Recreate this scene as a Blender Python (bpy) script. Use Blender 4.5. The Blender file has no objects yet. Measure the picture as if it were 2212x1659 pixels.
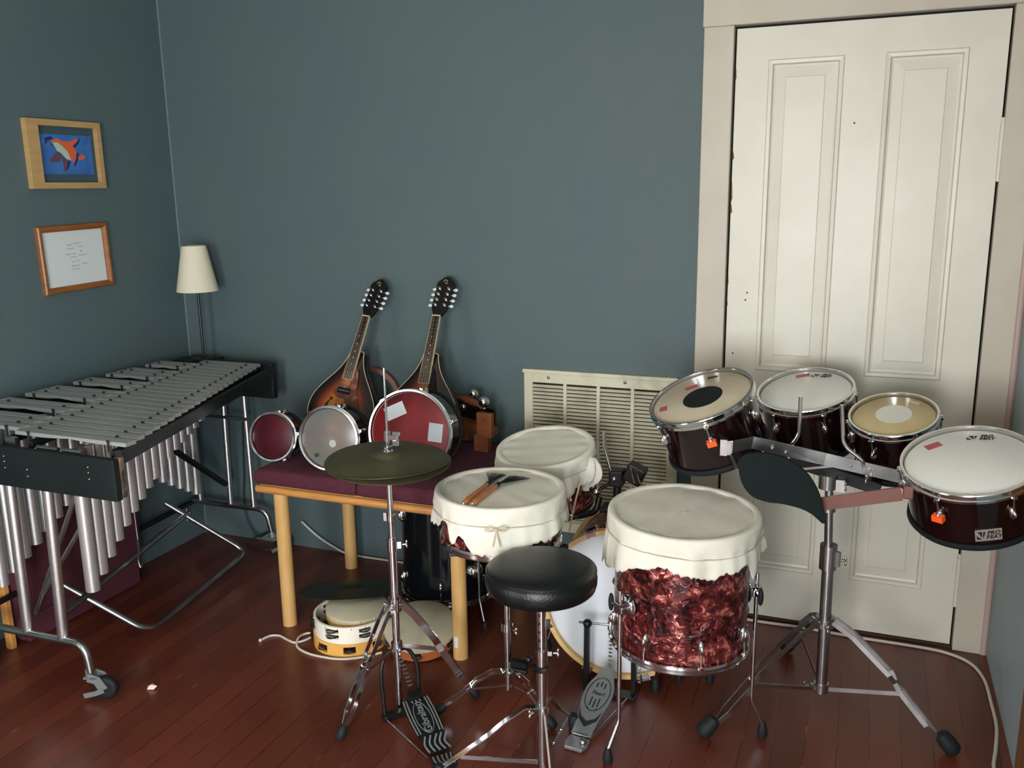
import bpy, math, random
from math import sin, cos, pi, sqrt, atan2, radians
from mathutils import Vector, Matrix
random.seed(7)
SC = bpy.context.scene
COL = SC.collection
V = lambda *a: Vector(a[0]) if len(a) == 1 else Vector(a)

# ------------------------------------------------------------------ camera
F_PX, YAW, PITCH, ROLL = 1927.216, -0.379352, -0.217800, -0.015136
fwd = V(sin(YAW)*cos(PITCH), cos(YAW)*cos(PITCH), sin(PITCH))
r0 = V(cos(YAW), -sin(YAW), 0); u0 = r0.cross(fwd)
rgt = r0*cos(ROLL)+u0*sin(ROLL); up = -r0*sin(ROLL)+u0*cos(ROLL)
cam = bpy.data.cameras.new('camera'); cam.sensor_width = 36; cam.lens = F_PX/2212*36; cam.clip_start = .02
camo = bpy.data.objects.new('camera', cam); COL.objects.link(camo)
m = Matrix((rgt, up, -fwd)).transposed().to_4x4(); m.translation = V(2.7719, -3.0972, 1.5420)
camo.matrix_world = m; SC.camera = camo

# ------------------------------------------------------------------ world, lights, exposure
def lin(c):
    return tuple((x/12.92 if x <= .04045 else ((x+.055)/1.055)**2.4) for x in c)
def rgb(r, g, b): return lin((r/255, g/255, b/255))
w = bpy.data.worlds.new('daylight'); SC.world = w; w.use_nodes = True
w.node_tree.nodes['Background'].inputs[0].default_value = (.62, .74, 1, 1)
w.node_tree.nodes['Background'].inputs[1].default_value = 1.0
def area(name, loc, sx, sy, power, col, target):
    l = bpy.data.lights.new(name, 'AREA'); l.shape = 'RECTANGLE'; l.size = sx; l.size_y = sy
    l.energy = power; l.color = col
    o = bpy.data.objects.new(name, l); COL.objects.link(o); o.location = loc
    o.rotation_euler = (V(target)-V(loc)).to_track_quat('-Z', 'Y').to_euler(); return o
# daylight standing in a tall glazed opening behind the photographer and low-silled windows in both side walls
area('window_light_left', (-.04, -4.0, .98), .95, 1.40, 30, (1, .95, .88), (3, -4.0, .9))
area('window_light_middle', (2.15, -5.04, .93), 1.30, 1.75, 150, (.97, .98, 1), (2.15, 0, .9))
area('window_light_right', (3.27, -4.15, 1.05), .85, 1.35, 72, (.90, .96, 1), (0, -4.0, 1.0))
SC.view_settings.view_transform = 'Standard'; SC.view_settings.look = 'None'
SC.view_settings.gamma = 1; SC.view_settings.use_curve_mapping = False
SC.view_settings.exposure = 1.0

# ------------------------------------------------------------------ materials
def mat(name, col, rough=.5, metal=0, bump=0, bscale=60, col2=None, nscale=8, coat=0, stretch=None, lo=.35, hi=.65, spec=.5, trans=0, detail=4):
    m = bpy.data.materials.new(name); m.use_nodes = True; nt = m.node_tree; N = nt.nodes; L = nt.links
    b = N['Principled BSDF']; b.inputs['Roughness'].default_value = rough; b.inputs['Metallic'].default_value = metal
    b.inputs['Base Color'].default_value = (*col, 1); b.inputs['Coat Weight'].default_value = coat
    b.inputs['Coat Roughness'].default_value = .08; b.inputs['Specular IOR Level'].default_value = spec
    b.inputs['Transmission Weight'].default_value = trans
    tc = N.new('ShaderNodeTexCoord'); mp = N.new('ShaderNodeMapping'); L.new(tc.outputs['Object'], mp.inputs['Vector'])
    if stretch: mp.inputs['Scale'].default_value = stretch
    if col2 is not None:
        n = N.new('ShaderNodeTexNoise'); n.inputs['Scale'].default_value = nscale; n.inputs['Detail'].default_value = detail
        L.new(mp.outputs[0], n.inputs['Vector'])
        r = N.new('ShaderNodeValToRGB'); r.color_ramp.elements[0].position = lo; r.color_ramp.elements[1].position = hi
        r.color_ramp.elements[0].color = (*col, 1); r.color_ramp.elements[1].color = (*col2, 1)
        L.new(n.outputs[0], r.inputs[0]); L.new(r.outputs[0], b.inputs['Base Color'])
    if bump:
        n2 = N.new('ShaderNodeTexNoise'); n2.inputs['Scale'].default_value = bscale; n2.inputs['Detail'].default_value = 3
        L.new(mp.outputs[0], n2.inputs['Vector'])
        bp = N.new('ShaderNodeBump'); bp.inputs['Strength'].default_value = bump; bp.inputs['Distance'].default_value = .01
        L.new(n2.outputs[0], bp.inputs['Height']); L.new(bp.outputs[0], b.inputs['Normal'])
    return m
M = {}
M['wall'] = mat('blue_wall_paint', rgb(77, 93, 95), .62, 0, .12, 90, rgb(80, 95, 95), 3)
M['wall_right'] = mat('grey_wall_paint', rgb(146, 160, 164), .6, 0, .1, 90)
M['ceiling'] = mat('ceiling_paint', rgb(225, 220, 205), .8)
M['white'] = mat('white_gloss_paint', rgb(216, 212, 196), .38, 0, .08, 25, rgb(206, 201, 184), 5, lo=.3, hi=.8)
M['trimw'] = mat('white_trim_paint', rgb(194, 185, 168), .45, 0, .08, 25, rgb(186, 175, 158), 4)
M['vent'] = mat('cream_vent_metal', rgb(205, 199, 172), .45, 0, 0, 10, rgb(150, 142, 118), 9, lo=.5, hi=.8)
M['dark'] = mat('dark_gap', (.012, .010, .008), .9)
M['chrome'] = mat('chrome', (.72, .72, .73), .12, 1)
M['chrome_dull'] = mat('worn_chrome', (.50, .50, .49), .28, 1, 0, 10, (.36, .36, .35), 14)
M['alu'] = mat('brushed_aluminium', (.66, .65, .63), .30, 1, .02, 200)
M['bars'] = mat('vibraphone_bar_aluminium', (.56, .57, .54), .38, .7, .05, 300)
M['resonator'] = mat('resonator_tube_aluminium', (.54, .51, .50), .36, .78, .02, 60)
M['blackwood'] = mat('worn_black_paint', (.0045, .0085, .0080), .5, 0, .1, 40, (.0075, .013, .012), 6, spec=.3)
M['worn'] = mat('chipped_edge_wood', rgb(120, 95, 68), .8, 0, .4, 60, (.02, .015, .012), 30)
M['rubber'] = mat('black_rubber', (.009, .011, .0125), .65, 0, .1, 120, spec=.3)
M['blackmetal'] = mat('black_metal', (.006, .006, .0065), .4, 0, spec=.35)
M['vinyl'] = mat('black_vinyl', (.0045, .0055, .0055), .33, 0, .15, 220, spec=.38)
M['maroon'] = mat('maroon_fabric', rgb(84, 30, 46), .9, 0, .4, 500, rgb(72, 23, 38), 90)
M['wood'] = mat('honey_wood', rgb(206, 164, 104), .42, 0, .05, 40, rgb(194, 150, 90), 9, stretch=(6, 6, .7))
M['woodrail'] = mat('rail_wood', rgb(200, 142, 78), .40, 0, .05, 40, rgb(184, 124, 64), 12, stretch=(.6, 6, 6))
M['hoopwood'] = mat('maple_hoop', rgb(214, 178, 118), .38, 0, 0, 10, rgb(196, 156, 96), 14)
M['cloth'] = mat('unbleached_cotton', rgb(232, 228, 213), .92, 0, .35, 700, rgb(222, 217, 200), 10)
M['cord'] = mat('cotton_cord', rgb(196, 184, 158), .9, 0, .4, 500)
M['rope'] = mat('white_rope', rgb(214, 200, 186), .85, 0, .5, 400)
M['cable'] = mat('grey_cable', rgb(190, 184, 170), .5)
M['blackcable'] = mat('black_cable', (.01, .01, .012), .5)
M['headw'] = mat('white_drum_head', rgb(226, 225, 216), .45, 0, .1, 300)
M['bass'] = mat('bass_drum_head', rgb(214, 218, 222), .35)
M['headaged'] = mat('aged_drum_head', rgb(196, 184, 160), .35, 0, 0, 10, rgb(176, 160, 130), 5)
M['headtan'] = mat('tan_drum_head', rgb(196, 176, 132), .35, 0, 0, 10, rgb(178, 156, 110), 6)
M['headred'] = mat('red_drum_head', rgb(60, 8, 12), .45, 0, 0, 10, rgb(116, 9, 14), 3.5, lo=.42, hi=.6, spec=.3)
M['headdarkred'] = mat('dark_red_drum_head', rgb(54, 11, 18), .45, 0, 0, 10, rgb(78, 13, 25), 9, spec=.3)
M['headclear'] = mat('cloudy_drum_head', rgb(96, 103, 100), .3, 0, 0, 10, rgb(122, 108, 98), 6)
M['dot'] = mat('black_dot', (.006, .008, .008), .5, spec=.3)
M['whitedot'] = mat('white_dot', rgb(216, 214, 202), .4)
M['paledot'] = mat('pale_dot', rgb(176, 178, 168), .4)
M['tapegrey'] = mat('grey_tape', rgb(176, 184, 186), .45)
M['tapered'] = mat('red_tape', rgb(168, 82, 82), .5)
M['orange'] = mat('orange_tape', rgb(255, 92, 28), .5)
M['wine'] = mat('wine_lacquer', rgb(26, 7, 9), .12, 0, 0, 10, rgb(15, 5, 6), 8, coat=.25, stretch=(1, 1, 3))
M['blacklac'] = mat('black_lacquer', (.003, .0045, .006), .10, 0, spec=.4)
M['brownbar'] = mat('brown_anodised_bar', rgb(112, 70, 58), .5, .15)
M['pad'] = mat('black_foam', (.0085, .014, .0135), .9, 0, .3, 400, spec=.15)
M['cymbal'] = mat('tarnished_bronze', rgb(98, 93, 66), .48, .5, .05, 60, rgb(82, 79, 56), 7)
M['cymbal_dark'] = mat('dark_bronze', rgb(54, 57, 46), .5, .5, .04, 60)
M['shade'] = mat('lamp_shade_fabric', rgb(214, 206, 180), .85, 0, .15, 500)
M['black'] = mat('black_enamel', (.010, .012, .014), .35)
M['framewood'] = mat('light_wood_frame', rgb(180, 148, 98), .5, 0, .05, 60, rgb(170, 137, 87), 9, stretch=(1, .8, 6))
M['frameoak'] = mat('oak_frame', rgb(150, 92, 42), .4, 0, .05, 60, rgb(128, 74, 32), 10, stretch=(1, 1, 4))
M['mount'] = mat('dark_teal_mount', rgb(54, 76, 82), .7)
M['paintblue'] = mat('blue_paint', rgb(58, 108, 172), .6, 0, .1, 80, rgb(44, 92, 150), 16)
M['paintorange'] = mat('orange_paint', rgb(206, 92, 52), .6)
M['paintmar'] = mat('plum_paint', rgb(96, 62, 72), .6)
M['paintnavy'] = mat('navy_paint', rgb(26, 42, 92), .6)
M['paintmint'] = mat('mint_paint', rgb(166, 188, 168), .6)
M['paper'] = mat('white_paper', rgb(202, 208, 206), .7)
M['ink'] = mat('ink', rgb(92, 96, 96), .7)
M['tambyel'] = mat('yellow_plywood', rgb(232, 178, 96), .45, 0, 0, 10, rgb(220, 160, 78), 8)
M['tambwhite'] = mat('white_lacquer', rgb(236, 230, 214), .35)
M['tamborange'] = mat('orange_plywood', rgb(190, 108, 62), .4, 0, 0, 10, rgb(168, 90, 48), 8)
M['skin_head'] = mat('rawhide_head', rgb(190, 184, 158), .55, 0, .1, 80, rgb(172, 166, 140), 7)
M['jingle'] = mat('steel_jingle', (.28, .27, .24), .35, 1)
M['brass'] = mat('tack_metal', (.75, .70, .55), .25, 1)
M['mandark'] = mat('dark_brown_lacquer', (.008, .005, .004), .25, spec=.4)
M['ebony'] = mat('headstock_black', (.005, .0045, .0045), .25, spec=.4)
M['rosewood'] = mat('rosewood', rgb(84, 60, 42), .45, 0, 0, 10, rgb(66, 44, 30), 30, stretch=(8, 8, 1))
M['cream'] = mat('cream_binding', rgb(200, 186, 150), .4)
M['tortoise'] = mat('tortoise_pickguard', rgb(104, 62, 48), .25, 0, 0, 10, rgb(160, 118, 96), 38, lo=.5, hi=.72)
M['pearl'] = mat('pearl_button', rgb(214, 216, 212), .2)
M['stick'] = mat('brown_stick', rgb(186, 116, 60), .35, 0, 0, 10, rgb(168, 98, 48), 30)
M['redwood'] = mat('reddish_wood', rgb(128, 72, 34), .55, 0, .1, 50, rgb(104, 54, 26), 18)
M['bentwood'] = mat('bent_wood', rgb(132, 74, 44), .45, 0, 0, 10, rgb(104, 54, 30), 14)
M['silverplate'] = mat('silver_plate', rgb(150, 154, 154), .35, .6)
M['greyprint'] = mat('grey_print', rgb(118, 124, 124), .5)
M['print'] = mat('black_print', (.015, .017, .016), .5)
M['scrap'] = mat('paper_scrap', rgb(232, 205, 188), .8)
M['yellow'] = mat('yellow_sticker', rgb(190, 150, 50), .6)
M['tag'] = mat('pale_sticker', rgb(214, 208, 196), .5)

def m_floor():
    m = mat('painted_floor_boards', rgb(112, 50, 34), .30); nt = m.node_tree; N = nt.nodes; L = nt.links; b = N['Principled BSDF']
    tc = N.new('ShaderNodeTexCoord'); sp = N.new('ShaderNodeSeparateXYZ'); L.new(tc.outputs['Object'], sp.inputs[0])
    def math_(op, a, c=None, d=None):
        n = N.new('ShaderNodeMath'); n.operation = op
        for i, x in enumerate((a, c, d)):
            if x is None: continue
            if isinstance(x, (int, float)): n.inputs[i].default_value = x
            else: L.new(x, n.inputs[i])
        return n.outputs[0]
    W = .0835
    u = math_('DIVIDE', sp.outputs[0], W); fr = math_('FRACT', u); idx = math_('FLOOR', u)
    d = math_('ABSOLUTE', math_('SUBTRACT', fr, .5))
    gap = math_('GREATER_THAN', d, .487)
    wn = N.new('ShaderNodeTexWhiteNoise'); wn.noise_dimensions = '1D'; L.new(idx, wn.inputs['W'])
    n1 = N.new('ShaderNodeTexNoise'); n1.inputs['Scale'].default_value = 3.2; n1.inputs['Detail'].default_value = 5
    n2 = N.new('ShaderNodeTexNoise'); n2.inputs['Scale'].default_value = 60; n2.inputs['Detail'].default_value = 3
    mp = N.new('ShaderNodeMapping'); mp.inputs['Scale'].default_value = (1, .25, 1); L.new(tc.outputs['Object'], mp.inputs[0])
    L.new(mp.outputs[0], n2.inputs[0]); L.new(tc.outputs['Object'], n1.inputs[0])
    r = N.new('ShaderNodeValToRGB'); r.color_ramp.elements[0].color = (*rgb(84, 39, 28), 1); r.color_ramp.elements[1].color = (*rgb(108, 52, 36), 1)
    r.color_ramp.elements[0].position = .3; r.color_ramp.elements[1].position = .7
    f = math_('ADD', math_('MULTIPLY', n1.outputs[0], .7), math_('MULTIPLY', wn.outputs[0], .3)); L.new(f, r.inputs[0])
    # worn pale scratches along the gaps, broken up by noise
    wear = math_('MULTIPLY', math_('GREATER_THAN', d, .472), math_('GREATER_THAN', n2.outputs[0], .60))
    n4 = N.new('ShaderNodeTexNoise'); n4.inputs['Scale'].default_value = 5; L.new(tc.outputs['Object'], n4.inputs[0])
    gsel = math_('MULTIPLY', gap, math_('GREATER_THAN', n4.outputs[0], .42))
    mx = N.new('ShaderNodeMix'); mx.data_type = 'RGBA'; L.new(wear, mx.inputs[0]); L.new(r.outputs[0], mx.inputs[6]); mx.inputs[7].default_value = (*rgb(150, 84, 60), 1)
    mx2 = N.new('ShaderNodeMix'); mx2.data_type = 'RGBA'; L.new(gsel, mx2.inputs[0]); L.new(mx.outputs[2], mx2.inputs[6]); mx2.inputs[7].default_value = (*rgb(40, 18, 12), 1)
    L.new(mx2.outputs[2], b.inputs['Base Color'])
    rr = math_('ADD', math_('MULTIPLY', n1.outputs[0], .25), .20); L.new(rr, b.inputs['Roughness'])
    h = math_('SUBTRACT', math_('MULTIPLY', n2.outputs[0], .15), gap)
    bp = N.new('ShaderNodeBump'); bp.inputs['Strength'].default_value = .35; bp.inputs['Distance'].default_value = .002
    L.new(h, bp.inputs['Height']); L.new(bp.outputs[0], b.inputs['Normal']); return m
M['floor'] = m_floor()

def m_pearl():
    m = mat('red_pearl_wrap', rgb(110, 30, 34), .28, .45, coat=.35); nt = m.node_tree; N = nt.nodes; L = nt.links; b = N['Principled BSDF']
    tc = N.new('ShaderNodeTexCoord'); n = N.new('ShaderNodeTexNoise'); n.inputs['Scale'].default_value = 11; n.inputs['Detail'].default_value = 3
    L.new(tc.outputs['Object'], n.inputs[0])
    add = N.new('ShaderNodeMix'); add.data_type = 'RGBA'; add.inputs[0].default_value = .20
    L.new(tc.outputs['Object'], add.inputs[6]); L.new(n.outputs['Color'], add.inputs[7])
    v = N.new('ShaderNodeTexVoronoi'); v.inputs['Scale'].default_value = 46; v.inputs['Randomness'].default_value = 1; L.new(add.outputs[2], v.inputs['Vector'])
    v2 = N.new('ShaderNodeTexVoronoi'); v2.inputs['Scale'].default_value = 105; L.new(add.outputs[2], v2.inputs['Vector'])
    n3 = N.new('ShaderNodeTexNoise'); n3.inputs['Scale'].default_value = 14; n3.inputs['Detail'].default_value = 2; n3.inputs['Distortion'].default_value = 1.5
    L.new(tc.outputs['Object'], n3.inputs[0])
    def mth(op, a, c):
        q = N.new('ShaderNodeMath'); q.operation = op
        for i, x in enumerate((a, c)):
            if isinstance(x, (int, float)): q.inputs[i].default_value = x
            else: L.new(x, q.inputs[i])
        return q.outputs[0]
    s1 = N.new('ShaderNodeSeparateColor'); L.new(v.outputs['Color'], s1.inputs[0]); s2 = N.new('ShaderNodeSeparateColor'); L.new(v2.outputs['Color'], s2.inputs[0])
    f = mth('ADD', mth('MULTIPLY', s1.outputs[0], .24), mth('ADD', mth('MULTIPLY', s2.outputs[1], .20), mth('MULTIPLY', n3.outputs[0], .76)))
    r = N.new('ShaderNodeValToRGB'); e = r.color_ramp.elements
    e[0].position = .43; e[0].color = (*rgb(30, 8, 10), 1); e[1].position = .86; e[1].color = (*rgb(238, 150, 134), 1)
    a = r.color_ramp.elements.new(.56); a.color = (*rgb(84, 24, 28), 1); a = r.color_ramp.elements.new(.73); a.color = (*rgb(128, 50, 46), 1)
    L.new(f, r.inputs[0]); L.new(r.outputs[0], b.inputs['Base Color'])
    geo = N.new('ShaderNodeNewGeometry')
    def vm(op, a, c, sc=None):
        q = N.new('ShaderNodeVectorMath'); q.operation = op
        for k_, x in enumerate((a, c)):
            if x is None: continue
            if isinstance(x, tuple): q.inputs[k_].default_value = x
            else: L.new(x, q.inputs[k_])
        if sc is not None: q.inputs['Scale'].default_value = sc
        return q.outputs[0]
    dv = vm('SCALE', vm('SUBTRACT', v.outputs['Color'], (.5, .5, .5)), None, .55); dv2 = vm('SCALE', vm('SUBTRACT', v2.outputs['Color'], (.5, .5, .5)), None, .45)
    nn = vm('NORMALIZE', vm('ADD', vm('ADD', geo.outputs['Normal'], dv), dv2), None)
    L.new(nn, b.inputs['Normal'])
    return m
M['redpearl'] = m_pearl()

def m_burst():
    m = mat('sunburst_lacquer', (.5, .2, .05), .32, coat=.15); nt = m.node_tree; N = nt.nodes; L = nt.links; b = N['Principled BSDF']
    at = N.new('ShaderNodeAttribute'); at.attribute_name = 'ring'
    r = N.new('ShaderNodeValToRGB'); e = r.color_ramp.elements
    e[0].position = .0; e[0].color = (*rgb(204, 132, 48), 1); e[1].position = .90; e[1].color = (*rgb(14, 9, 8), 1)
    for p, c in ((.40, (190, 112, 40)), (.60, (136, 60, 26)), (.76, (62, 26, 17))):
        x = e.new(p); x.color = (*rgb(*c), 1)
    L.new(at.outputs['Fac'], r.inputs[0]); L.new(r.outputs[0], b.inputs['Base Color']); return m
M['burst'] = m_burst()

# ------------------------------------------------------------------ mesh helpers
class MB:
    def __init__(s, X=None): s.v = []; s.f = []; s.s = []; s.X = X or Matrix.Identity(4); s.val = []
    def add(s, vs, fs, smooth=True, val=None):
        o = len(s.v); s.v += [s.X @ Vector(p) for p in vs]; s.f += [tuple(i+o for i in f) for f in fs]; s.s += [smooth]*len(fs)
        s.val += list(val) if val else [0]*len(vs); return s
    def box(s, c, size, R=None):
        c = V(c); hx, hy, hz = [x/2 for x in size]; P = []
        for x in (-hx, hx):
            for y in (-hy, hy):
                for z in (-hz, hz):
                    p = V(x, y, z); P.append(c+(R @ p if R else p))
        return s.add(P, [(0, 1, 3, 2), (4, 6, 7, 5), (0, 4, 5, 1), (2, 3, 7, 6), (0, 2, 6, 4), (1, 5, 7, 3)], False)
    def bb(s, a, b): return s.box([(a[i]+b[i])/2 for i in range(3)], [abs(b[i]-a[i]) for i in range(3)])
    def tube(s, pts, r, n=10, closed=False, rx=None):
        pts = [V(p) for p in pts]; k = len(pts)
        if not isinstance(r, (list, tuple)): r = [r]*k
        T = []
        for i in range(k):
            a = pts[(i-1) % k] if (closed or i > 0) else pts[i]; b = pts[(i+1) % k] if (closed or i < k-1) else pts[i]
            T.append((b-a).normalized())
        nr = T[0].orthogonal().normalized(); P = []
        for i in range(k):
            nr = (nr-T[i]*nr.dot(T[i])).normalized(); bn = T[i].cross(nr)
            for j in range(n):
                a = 2*pi*j/n; P.append(pts[i]+nr*(r[i]*cos(a))+bn*((rx or r[i])*sin(a)))
        fs = [(i*n+j, i*n+(j+1) % n, ((i+1) % k)*n+(j+1) % n, ((i+1) % k)*n+j) for i in range(k if closed else k-1) for j in range(n)]
        s.add(P, fs, True)
        if not closed:
            o = len(s.v)-len(P)
            s.f.append(tuple(o+j for j in reversed(range(n)))); s.f.append(tuple(o+(k-1)*n+j for j in range(n))); s.s += [False, False]
        return s
    def cyl(s, a, b, r, n=16, r2=None): return s.tube([a, b], [r, r if r2 is None else r2], n)
    def lathe(s, prof, n=48, smooth=True, close=False):
        P = []; k = len(prof)
        for r, z in prof:
            for j in range(n): a = 2*pi*j/n; P.append((r*cos(a), r*sin(a), z))
        fs = [(i*n+j, i*n+(j+1) % n, ((i+1) % k)*n+(j+1) % n, ((i+1) % k)*n+j) for i in range(k if close else k-1) for j in range(n)]
        s.add(P, fs, smooth)
        if not close:
            o = len(s.v)-len(P)
            if prof[0][0] > 1e-5: s.f.append(tuple(o+j for j in reversed(range(n)))); s.s.append(False)
            if prof[-1][0] > 1e-5: s.f.append(tuple(o+(k-1)*n+j for j in range(n))); s.s.append(False)
        return s
    def ring(s, R, r, z=0, n=64, m=10, rz=None):
        prof = [(R+r*cos(2*pi*i/m), z+(rz or r)*sin(2*pi*i/m)) for i in range(m)]
        return s.lathe(prof, n, True, True)
    def pipe(s, ro, ri, z0, z1, n=64): return s.lathe([(ri, z0), (ro, z0), (ro, z1), (ri, z1)], n, False, True)
    def prism(s, poly, z0, z1):
        n = len(poly); P = [(x, y, z0) for x, y in poly]+[(x, y, z1) for x, y in poly]
        return s.add(P, [tuple(reversed(range(n))), tuple(range(n, 2*n))]+[(i, (i+1) % n, n+(i+1) % n, n+i) for i in range(n)], False)
    def sph(s, c, r, n=14, m=9, sc=(1, 1, 1)):
        P = []; c = V(c)
        for i in range(m+1):
            t = pi*i/m
            for j in range(n): a = 2*pi*j/n; P.append(c+V(r*sin(t)*cos(a)*sc[0], r*sin(t)*sin(a)*sc[1], r*cos(t)*sc[2]))
        return s.add(P, [(i*n+j, (i+1)*n+j, (i+1)*n+(j+1) % n, i*n+(j+1) % n) for i in range(m) for j in range(n)])
    def strip(s, pts, wdir, wd, th):
        """flat bar: width along wdir, thickness across"""
        pts = [V(p) for p in pts]; k = len(pts); wdir = V(wdir).normalized(); P = []
        for i in range(k):
            t = (pts[min(i+1, k-1)]-pts[max(i-1, 0)]).normalized(); wv = (wdir-t*wdir.dot(t)).normalized(); nv = t.cross(wv)
            for a, b in ((-1, -1), (1, -1), (1, 1), (-1, 1)): P.append(pts[i]+wv*(a*wd/2)+nv*(b*th/2))
        fs = [(i*4+j, i*4+(j+1) % 4, i*4+4+(j+1) % 4, i*4+4+j) for i in range(k-1) for j in range(4)]+[(3, 2, 1, 0), tuple(4*(k-1)+j for j in range(4))]
        return s.add(P, fs, False)
def fillet(pts, rad, seg=6):
    pts = [V(p) for p in pts]; out = [pts[0]]
    for i in range(1, len(pts)-1):
        a, b, c = pts[i-1], pts[i], pts[i+1]; u = (a-b); v = (c-b); d = min(rad, u.length*.49, v.length*.49)
        p, q = b+u.normalized()*d, b+v.normalized()*d
        for k in range(seg+1): t = k/seg; out.append(p*(1-t)**2+b*2*t*(1-t)+q*t*t)
    return out+[pts[-1]]
def cat(pts, n=6):
    pts = [V(p) for p in pts]; P = [pts[0]*2-pts[1]]+pts+[pts[-1]*2-pts[-2]]; out = []
    for i in range(1, len(P)-2):
        for k in range(n):
            t = k/n; a, b, c, d = P[i-1:i+3]
            out.append(.5*((2*b)+(c-a)*t+(2*a-5*b+4*c-d)*t*t+(3*b-a-3*c+d)*t**3))
    return out+[pts[-1]]
def frame(o, z, x=(1, 0, 0)):
    z = V(z).normalized(); x = V(x); x = (x-z*x.dot(z)).normalized(); y = z.cross(x)
    m = Matrix((x, y, z)).transposed().to_4x4(); m.translation = V(o); return m
ORG = {}
def tag(o, label=None, cat_=None, group=None, kind=None):
    if label: o['label'] = label
    if cat_: o['category'] = cat_
    if group: o['group'] = group
    if kind: o['kind'] = kind
    return o
def obj(name, mb, mt, parent=None, bevel=0, label=None, cat_=None, group=None, kind=None, solid=0, vals=None, orient=None):
    me = bpy.data.meshes.new(name)
    vs = mb.v
    if parent is not None: o0 = ORG[parent.name]
    else:
        xs = [[p[i] for p in vs] for i in range(3)]
        o0 = V((min(xs[0])+max(xs[0]))/2, (min(xs[1])+max(xs[1]))/2, min(xs[2]))
    me.from_pydata([p-o0 for p in vs], [], mb.f); me.validate(); me.update()
    me.set_sharp_from_angle(angle=radians(52))
    if len(me.polygons) == len(mb.s): me.polygons.foreach_set('use_smooth', mb.s)
    if vals:
        a = me.attributes.new(vals, 'FLOAT', 'POINT'); a.data.foreach_set('value', mb.val)
    if isinstance(mt, str): mt = M[mt]
    me.materials.append(mt)
    o = bpy.data.objects.new(name, me); COL.objects.link(o)
    if parent is not None: o.parent = parent
    else: o.location = o0
    ORG[o.name] = o0
    if bevel:
        b = o.modifiers.new('bevel', 'BEVEL'); b.width = bevel; b.segments = 2; b.limit_method = 'ANGLE'; b.angle_limit = radians(40)
    if solid:
        b = o.modifiers.new('solid', 'SOLIDIFY'); b.thickness = solid; b.offset = 0
    return tag(o, label, cat_, group, kind)
def thing(name, loc, label, cat_, group=None):
    o = bpy.data.objects.new(name, None); COL.objects.link(o); o.location = loc; o.empty_display_size = .1
    ORG[o.name] = V(loc); return tag(o, label, cat_, group)
def text_mb(body, size, X, depth=.0006, shear=0, bold=0):
    c = bpy.data.curves.new('t', 'FONT'); c.body = body; c.size = size; c.align_x = 'CENTER'; c.align_y = 'CENTER'; c.extrude = depth/2; c.shear = shear; c.offset = bold
    c.space_line = .85
    o = bpy.data.objects.new('t', c); COL.objects.link(o); bpy.context.view_layer.update()
    me = o.evaluated_get(bpy.context.evaluated_depsgraph_get()).to_mesh()
    mb = MB(X); mb.add([v.co.copy() for v in me.vertices], [tuple(p.vertices) for p in me.polygons], False)
    o.to_mesh_clear(); bpy.data.objects.remove(o); bpy.data.curves.remove(c); return mb
S = 'structure'

# ------------------------------------------------------------------ room shell
RX = 3.224; FY = -5.0; H = 2.75
obj('floor', MB().bb((-.1, FY-.1, -.08), (RX+.1, .1, 0)), 'floor', kind=S)
obj('ceiling', MB().bb((-.1, FY-.1, H), (RX+.1, .1, H+.08)), 'ceiling', kind=S)
obj('wall_back', MB().bb((0, 0, 0), (2.24, .1, H)).bb((2.24, 0, 2.17), (RX, .1, H)), 'wall', kind=S)
def pierced(nm, fixed, along0, along1, holes, mt):
    # a wall slab with window openings; fixed = (axis, lo, hi)
    ax, lo, hi = fixed; mb = MB(); cuts = [along0]+[c for h in holes for c in (h[0], h[1])]+[along1]
    def slab(a, b, z0, z1): mb.bb((lo, a, z0), (hi, b, z1)) if ax == 'x' else mb.bb((a, lo, z0), (b, hi, z1))
    for i in range(0, len(cuts), 2): slab(cuts[i], cuts[i+1], 0, H)
    for h in holes: slab(h[0], h[1], 0, h[2]); slab(h[0], h[1], h[3], H)
    return obj(nm, mb, mt, kind=S)
pierced('wall_front', ('y', FY-.1, FY), 0, RX, [(1.50, 2.80, .06, 1.81)], 'wall')
pierced('wall_left', ('x', -.1, 0), FY-.1, .1, [(-4.475, -3.525, .28, 1.68)], 'wall')
pierced('wall_right', ('x', RX, RX+.1), FY-.1, .1, [(-4.575, -3.725, .375, 1.725)], 'wall_right')
def window(nm, ax, p, a, b, z0, z1, sg):
    mb = MB()
    def q(a0, a1, c0, c1, d=.03): lo, hi = sorted((p-sg*.005, p+sg*d)); mb.bb((lo, a0, c0), (hi, a1, c1)) if ax == 'x' else mb.bb((a0, lo, c0), (a1, hi, c1))
    q(a-.07, b+.07, z1-.01, z1+.07); q(a-.07, b+.07, z0-.07, z0+.01, .05); q(a-.07, a+.01, z0, z1); q(b-.01, b+.07, z0, z1); q(a, b, (z0+z1)/2-.02, (z0+z1)/2+.02, .015)
    obj(nm, mb, 'trimw', kind=S, bevel=.003)
window('window_1', 'y', FY, 1.50, 2.80, .06, 1.81, 1); window('window_2', 'x', 0, -4.475, -3.525, .28, 1.68, 1); window('window_3', 'x', RX, -4.575, -3.725, .375, 1.725, -1)
fw = MB(); xs = [(0, .475), (1.425, 2.075), (3.025, RX)]
for a, b in xs: fw.bb((a, FY-.1, 0), (b, FY, H))
for a, b in ((.475, 1.425), (2.075, 3.025)): fw.bb((a, FY-.1, 0), (b, FY, .62)); fw.bb((a, FY-.1, 2.08), (b, FY, H))
obj('wall_front', fw, 'wall', kind=S)

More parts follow.
